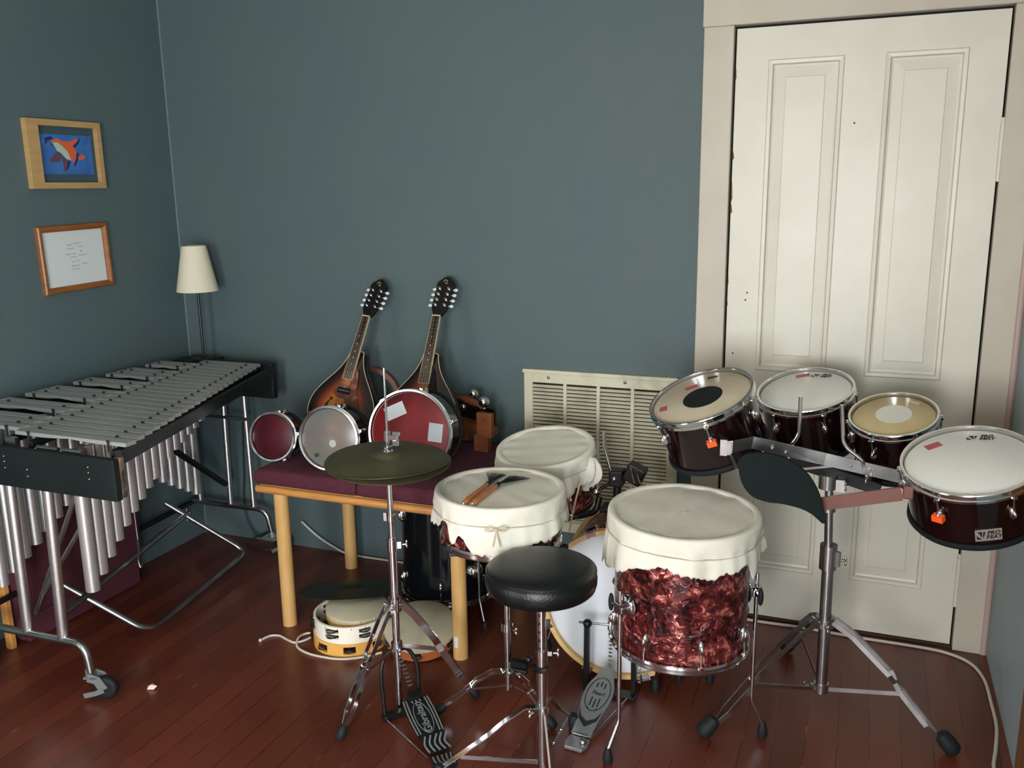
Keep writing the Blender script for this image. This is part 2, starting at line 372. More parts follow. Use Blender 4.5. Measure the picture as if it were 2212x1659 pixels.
# door with casing, in the back wall
DX0, DX1, DH = 2.331, 3.118, 2.03
d = thing('door_1', (2.72, 0, 0), 'white painted four panel door', 'door'); del d['category']; del d['label']; d['kind'] = S
def door_leaf():
    mb = MB(); y0, y1 = -.004, .034; px = [(DX0+.105, DX0+.335), (DX0+.452, DX0+.682)]; pz = [(.195, .775), (.915, 1.925)]
    # stiles and rails
    mb.bb((DX0+.004, y0, .012), (px[0][0], y1, DH-.006)); mb.bb((px[1][1], y0, .012), (DX1-.004, y1, DH-.006)); mb.bb((px[0][1], y0, .012), (px[1][0], y1, DH-.006))
    for a, b in px:
        for z0, z1 in ((.012, pz[0][0]), (pz[0][1], pz[1][0]), (pz[1][1], DH-.006)): mb.bb((a, y0, z0), (b, y1, z1))
    for a, b in px:
        for c, e in pz:
            # sloping moulding into a sunk field, then a raised centre
            def loop(g, y): return [(a+g, y, c+g), (b-g, y, c+g), (b-g, y, e-g), (a+g, y, e-g)]
            L_ = [loop(0, y0), loop(.004, y0-.004), loop(.014, y0-.003), loop(.018, y0+.007), loop(.024, y0+.0085), loop(.054, y0+.0055), loop(.057, y0+.0035)]
            P = [p for l in L_ for p in l]; fs = []
            for i in range(len(L_)-1):
                for j in range(4): fs.append((i*4+j, i*4+(j+1) % 4, i*4+4+(j+1) % 4, i*4+4+j))
            fs.append(tuple(4*(len(L_)-1)+j for j in range(4))); mb.add(P, fs, False)
    return mb
dl = obj('door_leaf', door_leaf(), 'white', d)
for z in (1.62, .24):
    h = MB(); h.box((DX1+.001, -.004, z), (.035, .008, .17))
    h.cyl((DX1, -.012, z-.085), (DX1, -.012, z+.085), .0075, 12)
    for k in (-.03, .03): h.cyl((DX1, -.012, z+k-.001), (DX1, -.012, z+k+.001), .0085, 12)
    h.cyl((DX1, -.012, z+.085), (DX1, -.012, z+.1), .005, 10)
    obj('hinge', h, 'white', d)
nl = MB()
for x, z in ((2.40, 1.18), (2.395, 1.155), (2.705, 1.72), (2.36, .97)): nl.sph((x, -.0045, z), .0028, 8, 6, (1, .3, 1))
obj('nail_hole', nl, 'dark', d)
chm = mat('bare_wood_chip', rgb(110, 78, 52), .8)
for z, h_, w_ in ((1.865, .05, .004), (1.615, .035, .006), (1.475, .09, .005), (1.44, .04, .006), (1.20, .05, .003), (1.13, .03, .003)):
    c_ = MB(); P = [(DX0+.003, z), (DX0+.003+w_, z+h_*.2), (DX0+.003+w_*.6, z+h_*.7), (DX0+.003, z+h_)]
    c_.add([(x, -.0048, zz) for x, zz in P]+[(x, -.0035, zz) for x, zz in P], [(0, 1, 2, 3), (7, 6, 5, 4), (0, 4, 5, 1), (1, 5, 6, 2), (2, 6, 7, 3), (3, 7, 4, 0)], False); obj('paint_chip', c_, chm, d)
obj('trim_7', MB().bb((0, -.005, 0), (.005, 0, H)), mat('corner_caulk', rgb(112, 128, 130), .5), kind=S)
obj('trim_1', MB().bb((2.232, -.022, 0), (DX0-.003, .02, DH+.004)), 'trimw', kind=S, bevel=.003)
obj('trim_2', MB().bb((2.228, -.024, DH+.004), (RX-.001, .02, 2.175)), 'trimw', kind=S, bevel=.003)
obj('trim_3', MB().bb((DX1+.003, -.022, 0), (3.206, .02, DH+.004)), 'trimw', kind=S, bevel=.003)
qr = MB(); qr.cyl((3.214, -.012, 0), (3.214, -.012, DH), .012, 12); obj('trim_4', qr, mat('pinkish_quarter_round', rgb(176, 150, 142), .5), kind=S)
obj('wall_door_recess', MB().bb((DX0-.002, .036, 0), (DX1+.002, .1, DH+.01)).bb((DX0-.012, .02, 0), (DX0-.002, .1, DH+.01)).bb((DX1+.002, .02, 0), (DX1+.012, .1, DH+.01)), 'dark', kind=S)
obj('trim_5', MB().bb((DX0, -.012, 0), (DX1, .036, .010)), mat('dark_threshold', rgb(60, 32, 22), .5), kind=S)
# wooden edge on the right wall, near the camera
obj('trim_6', MB().bb((RX-.022, -.93, 0), (RX, -.778, 2.1)), mat('brown_side_trim', rgb(128, 84, 48), .5, 0, .05, 30, rgb(104, 64, 34), 12, stretch=(6, 6, 1)), kind=S, bevel=.003)

# return-air grille
VX0, VX1, VZ0, VZ1 = 1.591, 2.174, .235, .866
vt = thing('wall_vent', (1.88, 0, VZ0), 'cream metal return air grille set low in the blue wall, dusty louvres', 'vent')
fr = MB(); b_ = .034
fr.bb((VX0, -.012, VZ0), (VX0+b_, 0, VZ1)); fr.bb((VX1-b_, -.012, VZ0), (VX1, 0, VZ1))
fr.bb((VX0+b_, -.012, VZ1-.046), (VX1-b_, 0, VZ1)); fr.bb((VX0+b_, -.012, VZ0), (VX1-b_, 0, VZ0+.04))
fr.bb((VX0-.004, -.017, VZ1-.010), (VX1+.006, -.0, VZ1+.004)); fr.bb((VX1-.003, -.018, VZ0), (VX1+.006, 0, VZ1+.004))
obj('vent_frame', fr, 'vent', vt, bevel=.0015)
iw = (VX1-VX0-2*b_)
mu = MB()
for k in (1, 2, 3): x = VX0+b_+iw*k/4-.002*0; mu.bb((x-.006, -.0125, VZ0+.04), (x+.006, -.001, VZ1-.046))
obj('mullion', mu, 'vent', vt)
lv = MB(); z = VZ0+.046; R = Matrix.Rotation(radians(36), 3, 'X')
while z < VZ1-.05: lv.box(((VX0+VX1)/2, -.007, z), (iw, .0125, .0012), R); z += .0142
obj('louvre_blades', lv, 'vent', vt)
obj('duct_opening', MB().bb((VX0+.03, -.0005, VZ0+.03), (VX1-.03, .0, VZ1-.04)), 'dark', vt)
for x in (VX0+.098, VX0+.392):
    sc_ = MB(); sc_.lathe([(0, .003), (.004, .0022), (.0062, 0)], 12); sc_.v = [V(x+p[0], -.012-p[2], VZ1-.024+p[1]) for p in sc_.v]
    obj('screw', sc_, 'chrome_dull', vt)

# ------------------------------------------------------------------ pictures on the left wall
def on_left_wall(y, z, rot=0):       # local x runs along the wall away from the camera, local y is up, local z points into the room
    m = Matrix(((0, 0, 1), (1, 0, 0), (0, 1, 0))).to_4x4(); m.translation = V(0, y, z)
    return m @ Matrix.Rotation(radians(rot), 4, 'Z')
pf = thing('picture_frame', (0, -.557, 1.56), 'light wood picture frame holding a small painting of an orange fish on blue', 'picture')
X = on_left_wall(-.557, 1.68); hw, hh = .166, .121
f = MB(X); T_ = .022
f.bb((-hw, -hh, 0), (-hw+.052, hh, T_)); f.bb((hw-.022, -hh, 0), (hw, hh, T_)); f.bb((-hw+.052, hh-.022, 0), (hw-.022, hh, T_)); f.bb((-hw+.052, -hh, 0), (hw-.022, -hh+.022, T_))
obj('frame', f, 'framewood', pf, bevel=.001)
obj('mount_board', MB(X).bb((-hw+.05, -hh+.02, .001), (hw-.02, hh-.02, .004)), 'mount', pf)
# fish painting: 3 mm board with paint layers
u = lambda px, py: ((px-1000)/8.78/1000*1.02+.016, (880-py)/8.78/1000*1.33-.002)
pa = obj('painting', MB(X).bb((-.103, -.070, .004), (.128, .071, .006)), 'paintblue', pf)
def shape(pts, mt, z): obj('painted_shape', MB(X).prism([(((x-1000)/1936*.40+.002), ((870-y)/1936*.335)) for x, y in pts], .006, .006+z), mt, pa)
shape([(720, 590), (860, 540), (1000, 600), (1130, 590), (1290, 520), (1320, 560), (1180, 690), (1260, 780), (1230, 900), (1180, 1040), (1110, 960), (1050, 800), (900, 660), (800, 700)], 'paintorange', .0006)
shape([(760, 630), (860, 620), (960, 700), (1060, 810), (1120, 980), (1020, 960), (930, 850), (840, 800)], 'paintmint', .0009)
shape([(850, 800), (920, 820), (900, 950), (880, 1010), (680, 1040), (660, 980), (760, 870)], 'paintmar', .0007)
shape([(900, 900), (980, 930), (1040, 1000), (1020, 1100), (940, 1220), (940, 1050)], 'paintmar', .0008)
shape([(1040, 990), (1100, 1000), (1060, 1120), (1000, 1190), (960, 1200)], 'paintnavy', .0006)
shape([(1260, 800), (1330, 880), (1280, 950), (1180, 1120), (1170, 1060), (1240, 930)], 'paintnavy', .0005)
shape([(1290, 880), (1380, 850), (1450, 900), (1380, 960), (1280, 970)], 'paintorange', .0007)
shape([(600, 540), (740, 500), (780, 550), (700, 590), (650, 600), (625, 680), (600, 640)], 'paintnavy', .0005)
shape([(1190, 690), (1330, 540), (1380, 500), (1330, 620), (1230, 720)], 'paintnavy', .0005)
shape([(700, 590), (740, 640), (790, 720), (730, 700)], 'paintmar', .0005)

pg = thing('picture_frame', (0, -.562, 1.18), 'oak picture frame holding a white sheet of small handwriting, hung slightly tilted', 'picture')
X = on_left_wall(-.562, 1.306, 1.2); hw, hh = .160, .122
f = MB(X)
q = .022
P = []
for g, z in ((0, 0), (0, .014), (.004, .018), (.012, .018), (q, .010), (q, 0)):
    P += [(-hw+g, -hh+g, z), (hw-g, -hh+g, z), (hw-g, hh-g, z), (-hw+g, hh-g, z)]
fs = []
for i in range(5):
    for j in range(4): fs.append((i*4+j, i*4+(j+1) % 4, i*4+4+(j+1) % 4, i*4+4+j))
f.add(P, fs, False); obj('frame', f, 'frameoak', pg)
sh = obj('paper_sheet', MB(X).bb((-hw+q-.002, -hh+q-.002, .001), (hw-q+.002, hh-q+.002, .004)), 'paper', pg)
ink = MB(X); random.seed(3)
for (x0, x1), yy in ([((680, 840), 560), ((850, 1075), 540), ((680, 880), 640), ((960, 1110), 610), ((640, 910), 750), ((1020, 1090), 710), ((760, 925), 815), ((965, 1185), 790), ((780, 860), 915), ((900, 970), 900), ((750, 970), 1000), ((1015, 1200), 975), ((770, 990), 1070)]):
    sx = .0001765; ax = (x0-880)*sx; bx = (x1-880)*sx; cy = (800-yy)*.000178+.004
    n = max(3, int((bx-ax)/.0045))
    for k in range(n):
        xx = ax+(bx-ax)*(k+.5)/n; h1 = random.choice((.003, .0035, .005)); pts = [(xx-.0015, cy, .0042), (xx-.0005, cy+h1, .0042), (xx+.0006, cy-.0003, .0042), (xx+.0018, cy+.0018*random.random(), .0042)]
        ink.tube(pts, .00035, 4)
obj('handwriting', ink, 'ink', sh)

# ------------------------------------------------------------------ vibraphone
vb = thing('vibraphone', (.45, -.75, 0), 'old vibraphone with silver bars and hanging resonator tubes on a wheeled tubular stand', 'vibraphone')
YN, YF = -1.290, -.235
def vx(t, k): a, b = {'R': (.898, .540), 'J': (.478, .275), 'L': (.070, .110)}[k]; return a+(b-a)*t
ZT = .865
black = [0, 1, 2, 4, 5]     # after F G A, C D (index of the natural to the left, in a row that starts on F)
def vbar(x0, x1, yc, wd, z):
    mb = MB(); n = 16; prof = []
    # rectangular bar, thinned underneath in the middle like real tone bars
    xs = [x0+(x1-x0)*i/n for i in range(n+1)]; h = wd/2; P = []
    for x in xs:
        s = (x-x0)/(x1-x0); th = .0115-.005*max(0, 1-abs(s-.5)/.22)
        P += [(x, yc-h, z-th), (x, yc-h+.0005, z-.001), (x, yc-h+.002, z), (x, yc+h-.002, z), (x, yc+h-.0005, z-.001), (x, yc+h, z-th)]
    m6 = 6; fs = [(i*m6+j, i*m6+m6+j, i*m6+m6+(j+1) % m6, i*m6+(j+1) % m6) for i in range(n) for j in range(m6)]
    fs += [tuple(range(m6)), tuple(n*m6+j for j in reversed(range(m6)))]
    return mb.add(P, fs, False)
N_ = 22
for i in range(N_):
    t = i/(N_-1); y = YN+.022+(YF-YN-.02)*t*1.0
    a, b = vx(t, 'J'), vx(t, 'R'); tb = obj('tone_bar', vbar(a, b, y, .0392, ZT), 'bars', vb)
    L_ = b-a
    for s in (.14, .86):
        x = a+L_*s; c = MB(); c.cyl((x, y-.0245, ZT-.028), (x, y-.0245, ZT+.001), .0030, 8); c.sph((x, y-.0245, ZT+.0015), .0050, 8, 5, (1.2, .8, .7))
        obj('cord_post', c, 'rubber', vb)
    if i % 7 in black and i < N_-1:
        t2 = (i+.5)/(N_-1); y2 = y+.0245; a2, b2 = vx(t2, 'L'), vx(t2, 'J')-.006
        obj('tone_bar', vbar(a2, b2, y2, .0392, ZT+.002), 'bars', vb)
        for s in (.15, .88):
            x = a2+(b2-a2)*s; c = MB(); c.cyl((x, y2-.0245, ZT-.028), (x, y2-.0245, ZT+.003), .0035, 8); c.sph((x, y2-.0245, ZT+.0035), .0055, 8, 5, (1.1, .8, .7))
            obj('cord_post', c, 'rubber', vb)
resn = [.385, .418, .452, .484, .513, .540, .565, .586, .605, .624, .640, .657, .669, .684, .694, .707, .720, .727, .733, .739, .744, .748]
for i in range(N_):
    t = i/(N_-1); y = YN+.022+(YF-YN-.02)*t; x = (vx(t, 'J')+vx(t, 'R'))/2
    zb = resn[i]; mb = MB(frame((x, y, 0), (0, 0, 1))); mb.pipe(.0205, .0190, zb, .822, 24); mb.lathe([(0, zb+.03), (.0185, zb+.03)], 24)
    mb.s = [True]*len(mb.s); obj('resonator_tube', mb, 'resonator', vb)
    ta = t*1.0
    if True:
        za = .325+(.535-.325)*min(1, ta/.36) if ta < .5 else max(.30, .545-(ta-.55)*1.0*.62-.0)
        if ta >= .5: za = .5450-(ta-.55)*.62*1.0
        x = vx(t, 'L')*.5+vx(t, 'J')*.5; mb = MB(frame((x, y+.0245, 0), (0, 0, 1))); mb.pipe(.0205, .0190, max(za, .29), .822, 24)
        mb.s = [True]*len(mb.s)
        if i < N_-1: obj('resonator_tube', mb, 'resonator', vb)
# frame boards
obj('end_board', MB().bb((.035, -1.334, .708), (.893, -1.312, .828)), 'blackwood', vb, bevel=.003)
obj('worn_corner', MB().bb((.872, -1.3125, .712), (.896, -1.296, .829)), 'worn', vb, bevel=.003)
st_ = MB(); st_.bb((.405, -1.3355, .775), (.428, -1.334, .80)); obj('sticker', st_, 'yellow', vb)
for x in (.478, .565, .80):
    for z in ((.80, .784, .765) if x != .565 else (.768, .748)): obj('bolt', MB().sph((x, -1.334, z), .0035, 8, 6), 'chrome_dull', vb)
sr = MB(); sr.strip([(.882, -1.300, .826), (.548, -.145, .822)], (0, 0, 1), .040, .018); obj('side_rail', sr, 'blackwood', vb)
sr = MB(); sr.strip([(.052, -1.300, .812), (.098, -.145, .812)], (0, 0, 1), .070, .020); obj('side_rail', sr, 'blackwood', vb)
for a, b in ((.13, .14), (.88, .86)):      # rails under the bars
    for (k0, k1) in (('J', 'R'), ('L', 'J')):
        p0 = vx(0, k0)+(vx(0, k1)-vx(0, k0))*a; p1 = vx(1, k0)+(vx(1, k1)-vx(1, k0))*a
        q_ = MB(); q_.strip([(p0, -1.285, .826), (p1, -.20, .826)], (0, 0, 1), .022, .016); obj('bar_rail', q_, 'blackwood', vb)
obj('end_board', MB().bb((.085, -.158, .708), (.552, -.130, .853)), 'blackwood', vb, bevel=.003)
dk = MB(); dk.bb((.085, -.205, .840), (.250, -.075, .852)); obj('end_shelf', dk, 'blackwood', vb, bevel=.002)
obj('motor_bracket', MB().bb((.46, -1.309, .79), (.50, -1.296, .85)), 'chrome_dull', vb)
for a, b in ((.58, .66), (.68, .75)): obj('pulley_shaft', MB().cyl((a, -1.302, .828), (b, -1.302, .828), .007, 12), 'chrome_dull', vb)
# near end stand
t1 = fillet([(.10, -1.25, .08), (.10, -1.25, .175), (.30, -1.25, .175), (.602, -1.25, .182), (.612, -1.248, .085)], .085, 8)
obj('stand_tube', MB().tube(t1, .0125, 14), 'chrome_dull', vb)
for a, b in (((.392, -1.262, .710), (.366, -1.25, .182)), ((.548, -1.262, .710), (.516, -1.25, .186))):
    obj('stand_leg', MB().tube([a, b], .0165, 14, rx=.009), 'alu', vb)
t2 = fillet([(.005, -.12, .10), (.005, -.12, .197), (.20, -.12, .197), (.440, -.12, .202), (.452, -.11, .10)], .07, 8)
obj('stand_tube', MB().tube(t2, .0115, 12), 'chrome_dull', vb)
for x0, x1 in ((.377, .372), (.255, .262), (.09, .09)): obj('stand_leg', MB().tube([(x1, -.12, .72), (x0, -.12, .2)], .0115, 12, rx=.008), 'alu', vb)
obj('stand_tube', MB().tube([(.06, -.125, .60), (.38, -.125, .60)], .008, 10), 'chrome_dull', vb)
obj('stretcher_tube', MB().tube([(.13, -1.24, .20), (.045, -.12, .192)], .011, 10), 'blackmetal', vb)
obj('stretcher_tube', MB().tube([(.500, -1.243, .25), (.212, -.335, .235)], .011, 10), 'chrome_dull', vb)
lp = fillet([(.290, -1.07, .27), (.535, -.925, .045), (.408, -.225, .045), (.166, -.41, .30)], .07, 8)
obj('pedal_loop', MB().tube(lp, .0105, 12), 'chrome_dull', vb)
for a, b in (((.55, -1.17, .63), (.348, -1.20, .215)), ((.60, -1.15, .60), (.400, -1.20, .30)), ((.60, -1.12, .62), (.545, -1.15, .44))):
    obj('diagonal_brace', MB().tube([a, b], .0085, 10, rx=.004), 'chrome_dull', vb)
obj('diagonal_brace', MB().tube([(.335, -.62, .66), (.25, -.135, .30)], .013, 10, rx=.007), 'blackmetal', vb)
obj('pedal_rod', MB().tube([(.395, -.80, .56), (.40, -.80, .34), (.402, -.80, .30)], .0035, 8).box((.402, -.80, .30), (.012, .006, .05)).tube(cat([(.402, -.80, .275), (.392, -.80, .245), (.400, -.80, .215), (.412, -.80, .235)]), .0035, 8), 'chrome_dull', vb)
def caster(x, y, ang):
    X = frame((x, y, 0), (0, 0, 1), (cos(ang), sin(ang), 0))
    c = MB(X); c.cyl((0, 0, .078), (0, 0, .10), .013, 16)
    for s in (-1, 1): c.strip([(0, s*.017, .078), (.028, s*.017, .068), (.046, s*.017, .036)], (1, 0, 0), .030, .002)
    c.bb((-.014, -.018, .072), (.028, .018, .078)); c.strip([(.046, -.019, .036), (.02, -.021, .026), (-.016, -.021, .018)], (0, 0, 1), .016, .003)
    f_ = obj('caster_fork', c, 'silverplate', vb)
    wh = MB(X @ frame((.046, 0, .0365), (0, 1, 0), (1, 0, 0))); wh.lathe([(.010, -.012), (.022, -.013), (.032, -.013), (.0365, -.008), (.0365, .008), (.032, .013), (.022, .013), (.010, .012)], 32)
    obj('caster_wheel', wh, 'rubber', f_)
caster(.607, -1.248, radians(20)); caster(.10, -1.25, radians(10)); caster(.452, -.108, radians(60))

# lamp on the far end shelf
LX, LY, LZ = .205, -.150, .852
lm = thing('table_lamp', (LX, LY, LZ), 'small table lamp with a cream cone shade and a thin black pole', 'lamp')
obj('base', MB(frame((LX, LY, LZ), (0, 0, 1))).lathe([(0, 0), (.045, 0), (.045, .006), (.012, .012), (.006, .02), (0, .02)], 32), 'black', lm)
obj('pole', MB().cyl((LX, LY, LZ+.012), (LX, LY, LZ+.40), .0058, 12), 'black', lm)
obj('socket', MB().cyl((LX, LY, LZ+.28), (LX, LY, LZ+.315), .012, 14).cyl((LX, LY, LZ+.31), (LX, LY, LZ+.34), .015, 14), 'black', lm)
shd = MB(frame((LX, LY, 0), (0, 0, 1))); z0, z1 = 1.140, 1.325
shd.lathe([(.084, z0), (.049, z1), (.0475, z1), (.0825, z0)], 64, True, True)
ls = obj('lamp_shade', shd, 'shade', lm)
sp_ = MB(frame((LX, LY, 0), (0, 0, 1))); sp_.ring(.0125, .0015, 1.30, 24, 6)
for k in range(3): a = 2*pi*k/3; sp_.cyl((.0125*cos(a), .0125*sin(a), 1.30), (.050*cos(a), .050*sin(a), 1.312), .0013, 6)
obj('shade_spider', sp_, 'chrome_dull', ls)

# maroon bench standing under the vibraphone against the left wall
mc = thing('padded_bench', (.09, -.82, 0), 'dark maroon padded bench pushed against the left wall under the vibraphone', 'bench')
obj('cushion', MB().bb((.030, -1.085, .10), (.145, -.53, .445)), 'maroon', mc, bevel=.018)
obj('skirt', MB().bb((.045, -1.07, .010), (.135, -.55, .10)), 'maroon', mc, bevel=.004)
for y in (-1.110,): obj('leg', MB().box((.092, y, .20), (.030, .022, .40)), 'woodrail', mc, bevel=.004)
obj('scrap_of_paper', MB().add([(.735, -1.155, .001), (.757, -1.150, .002), (.762, -1.138, .010), (.745, -1.140, .016), (.733, -1.147, .009), (.750, -1.152, .018)], [(0, 1, 5), (1, 2, 5), (2, 3, 5), (3, 4, 5), (4, 0, 5), (0, 4, 3, 2, 1)], False), 'scrap', label='crumpled pale paper scrap on the red floor near the vibraphone wheel', cat_='paper')

# ------------------------------------------------------------------ bench with two cushions
bx0, bx1, by0, by1 = .815, 1.655, -.655, -.075
be = thing('upholstered_bench', ((bx0+bx1)/2, (by0+by1)/2, 0), 'wooden bench with round honey coloured legs and maroon cushions, carrying the small drums', 'bench')
rl = MB()
rl.tube([(bx0+.005, by0+.012, .514), (bx1, by0+.012, .514)], .0135, 14, rx=.016)
obj('front_rail', rl, 'woodrail', be)
obj('back_rail', MB().bb((bx0+.01, by1-.03, .498), (bx1-.01, by1, .532)), 'woodrail', be, bevel=.004)
for x in (bx0+.03, bx1-.05): obj('side_rail', MB().bb((x-.012, by0+.02, .498), (x+.012, by1-.02, .530)), 'woodrail', be, bevel=.004)
for x, y in ((.905, -.628), (1.588, -.628), (.850, -.118), (1.60, -.118)):
    obj('leg', MB().tube([(x, y, 0), (x, y, .503)], [.0255, .0255], 24), 'wood', be)
lg = MB(frame((1.588, -.628, 0), (0, 0, 1))); n = 8
lg.add([(.0262*cos(-2.1+.09*k), .0262*sin(-2.1+.09*k), z) for z in (.045, .085) for k in range(n)], [(k, k+1, n+k+1, n+k) for k in range(n-1)]); obj('paper_label', lg, 'paper', be)
obj('seat_deck', MB().bb((bx0+.015, by0+.015, .522), (bx1-.02, by1-.01, .532)), 'woodrail', be)
def cushion(x0, x1, nm):
    mb = MB(); n = 16; P = []; L2 = []
    prof = [(.012, .532), (.002, .540), (0, .560), (.003, .578), (.012, .586), (.05, .589), (.12, .590)]
    for g, z in prof: L2.append([(x0+g, by0+g, z), (x1-g, by0+g, z), (x1-g, by1-g, z), (x0+g, by1-g, z)])
    P = [p for l in L2 for p in l]; fs = [tuple(reversed(range(4)))]
    for i in range(len(L2)-1):
        for j in range(4): fs.append((i*4+j, i*4+(j+1) % 4, i*4+4+(j+1) % 4, i*4+4+j))
    fs.append(tuple(4*(len(L2)-1)+j for j in range(4))); mb.add(P, fs, True); return obj(nm, mb, 'maroon', be, bevel=.004)
cushion(bx0, 1.226, 'seat_cushion'); cushion(1.231, bx1-.005, 'seat_cushion')

# ------------------------------------------------------------------ drums
def drum(name, label, c, nrm, r, depth, shell, head, lugs=6, a0=0, xh=(1, 0, 0), hoop='chrome', hooph=.022, group=None, bottom='hoop', inset=.008, head_extra=None, lugmat='chrome', hr=.0075, lug_long=.045, lugmark=None, catg='drum', both=False):
    """nrm is the axis out of the playing head; c is the centre of the top rim"""
    X = frame(c, nrm, xh); t = thing(name, X @ V(0, 0, -depth), label, catg, group)
    rs = r-.010
    sh = MB(X); sh.pipe(rs, rs-.006, -depth+.004, -.026 if hoop == 'wood' else -.010, 64); sh.s = [True]*len(sh.s)
    shell_o = obj('shell', sh, shell, t)
    hd = MB(X); hd.lathe([(0, -inset), (rs-.004, -inset), (rs+.002, -inset-.004), (rs+.002, -inset-.010)], 64)
    head_o = obj('drum_head', hd, head, t)
    if head_extra: head_extra(X, head_o, rs-.004, -inset)
    hp = MB(X)
    if hoop == 'wood': hp.pipe(r+.006, r-.008, -.030, 0)
    else:
        hp.lathe([(r-.006, -hooph), (r+.001, -hooph-.001), (r+.002, -hooph+.006), (r-.003, -hooph+.009), (r-.003, -.004), (r+.001, -.002), (r, 0), (r-.006, 0), (r-.007, -.003)], 64, True, True)
    obj('hoop', hp, 'hoopwood' if hoop == 'wood' else 'chrome', t)
    if bottom == 'hoop':
        hb = MB(X); d_ = -depth; hb.lathe([(r-.006, d_+hooph), (r+.001, d_+hooph+.001), (r+.002, d_+hooph-.006), (r-.003, d_+hooph-.009), (r-.003, d_+.004), (r+.001, d_+.002), (r, d_), (r-.006, d_), (r-.007, d_+.003)], 64, True, True)
        obj('hoop', hb, 'chrome', t); h2 = MB(X); h2.lathe([(0, d_+.007), (rs, d_+.007)], 48); obj('bottom_head', h2, head, t)
    elif bottom == 'rubber':
        hb = MB(X); hb.lathe([(rs-.006, -depth+.012), (rs+.005, -depth+.014), (rs+.007, -depth+.004), (rs+.002, -depth-.004), (rs-.006, -depth-.003)], 64, True, True); obj('rim_guard', hb, 'rubber', t)
    for k in range(lugs):
        for side in ((1, -1) if both else (1,)):
            a = a0+2*pi*k/lugs+(0 if side > 0 or lug_long < .05 else 0)
            Y = X @ Matrix.Rotation(a, 4, 'Z'); zt = -hooph if side > 0 else -depth+hooph; l = MB(Y)
            zc = zt-side*(.030+lug_long/2)
            l.sph((rs+.004, 0, zc), 1, 12, 8, (.011, .009, lug_long/2)); l.sph((rs+.010, 0, zc), 1, 10, 6, (.010, .006, lug_long/3.2))
            lo = obj('lug', l, lugmat, t)
            rd = MB(Y); rd.cyl((r+.003, 0, zt+side*.002), (rs+.010, 0, zc+side*lug_long*.3), .0026, 8); rd.box((r+.003, 0, zt-side*.001), (.010, .012, .006)); rd.cyl((r+.003, 0, zt+side*.001), (r+.003, 0, zt+side*.007), .0040, 8)
            obj('tension_rod', rd, 'chrome', lo)
            if lugmark and (k in lugmark) and side > 0:
                om = MB(Y); om.box((rs+.014, 0, zc-.004), (.016, .026, .016)); obj('orange_tape', om, 'orange', lo)
    return t, X
def disc(mt, r, cx=0, cy=0, nm='centre_dot', dz=.0004):
    def f(X, h, R_, z): obj(nm, MB(X).lathe([(0, z+dz), (r, z+dz), (r, z)], 48) if cx == cy == 0 else MB(X @ Matrix.Translation((cx, cy, 0))).lathe([(0, z+dz), (r, z+dz), (r, z)], 32), mt, h)
    return f
def patch(mt, cx, cy, sx, sy, rot, nm='tape_patch', dz=.0007):
    def f(X, h, R_, z):
        Y = X @ Matrix.Translation((cx, cy, z)) @ Matrix.Rotation(radians(rot), 4, 'Z'); obj(nm, MB(Y).bb((-sx/2, -sy/2, 0), (sx/2, sy/2, dz)), mt, h)
    return f
def multi(*fs):
    def f(*a):
        for g in fs: g(*a)
    return f

# three drums lying on the bench, heads to the room (local y of a tilted drum points up)
def lying(px): return px
def drum_on_side(name, label, c, n, r, depth, head, lugs, a0, extra, shell='wine'):
    n = V(n).normalized(); xr = V(0, 0, 1).cross(n)      # to the right as the viewer sees it
    return drum(name, label, c, n, r, depth, shell, head, lugs, a0, xr, head_extra=extra, group=None, lug_long=.030, bottom='rubber')
drum_on_side('small_drum', 'smallest drum lying on the left end of the maroon bench, dark red head', (.829, -.556, .680), (.12, -.97, .17), .0885, .10, 'headdarkred', 5, radians(90+36*0-10), None)
drum_on_side('small_drum', 'medium drum lying on the bench with a cloudy grey head and pale centre dot', (1.080, -.578, .703), (.10, -.97, .15), .112, .12, 'headclear', 6, radians(75),
             multi(disc('paledot', .013, .015, -.018), patch('print', -.045, -.062, .016, .012, 20, 'maker_mark')))
drum_on_side('small_drum', 'largest drum lying on the bench, bright red head with two grey tape patches', (1.382, -.550, .740), (.08, -.97, .16), .148, .14, 'headred', 6, radians(78),
             multi(patch('tapegrey', -.055, .072, .074, .045, 25), patch('tapegrey', .092, .008, .050, .062, -4)))

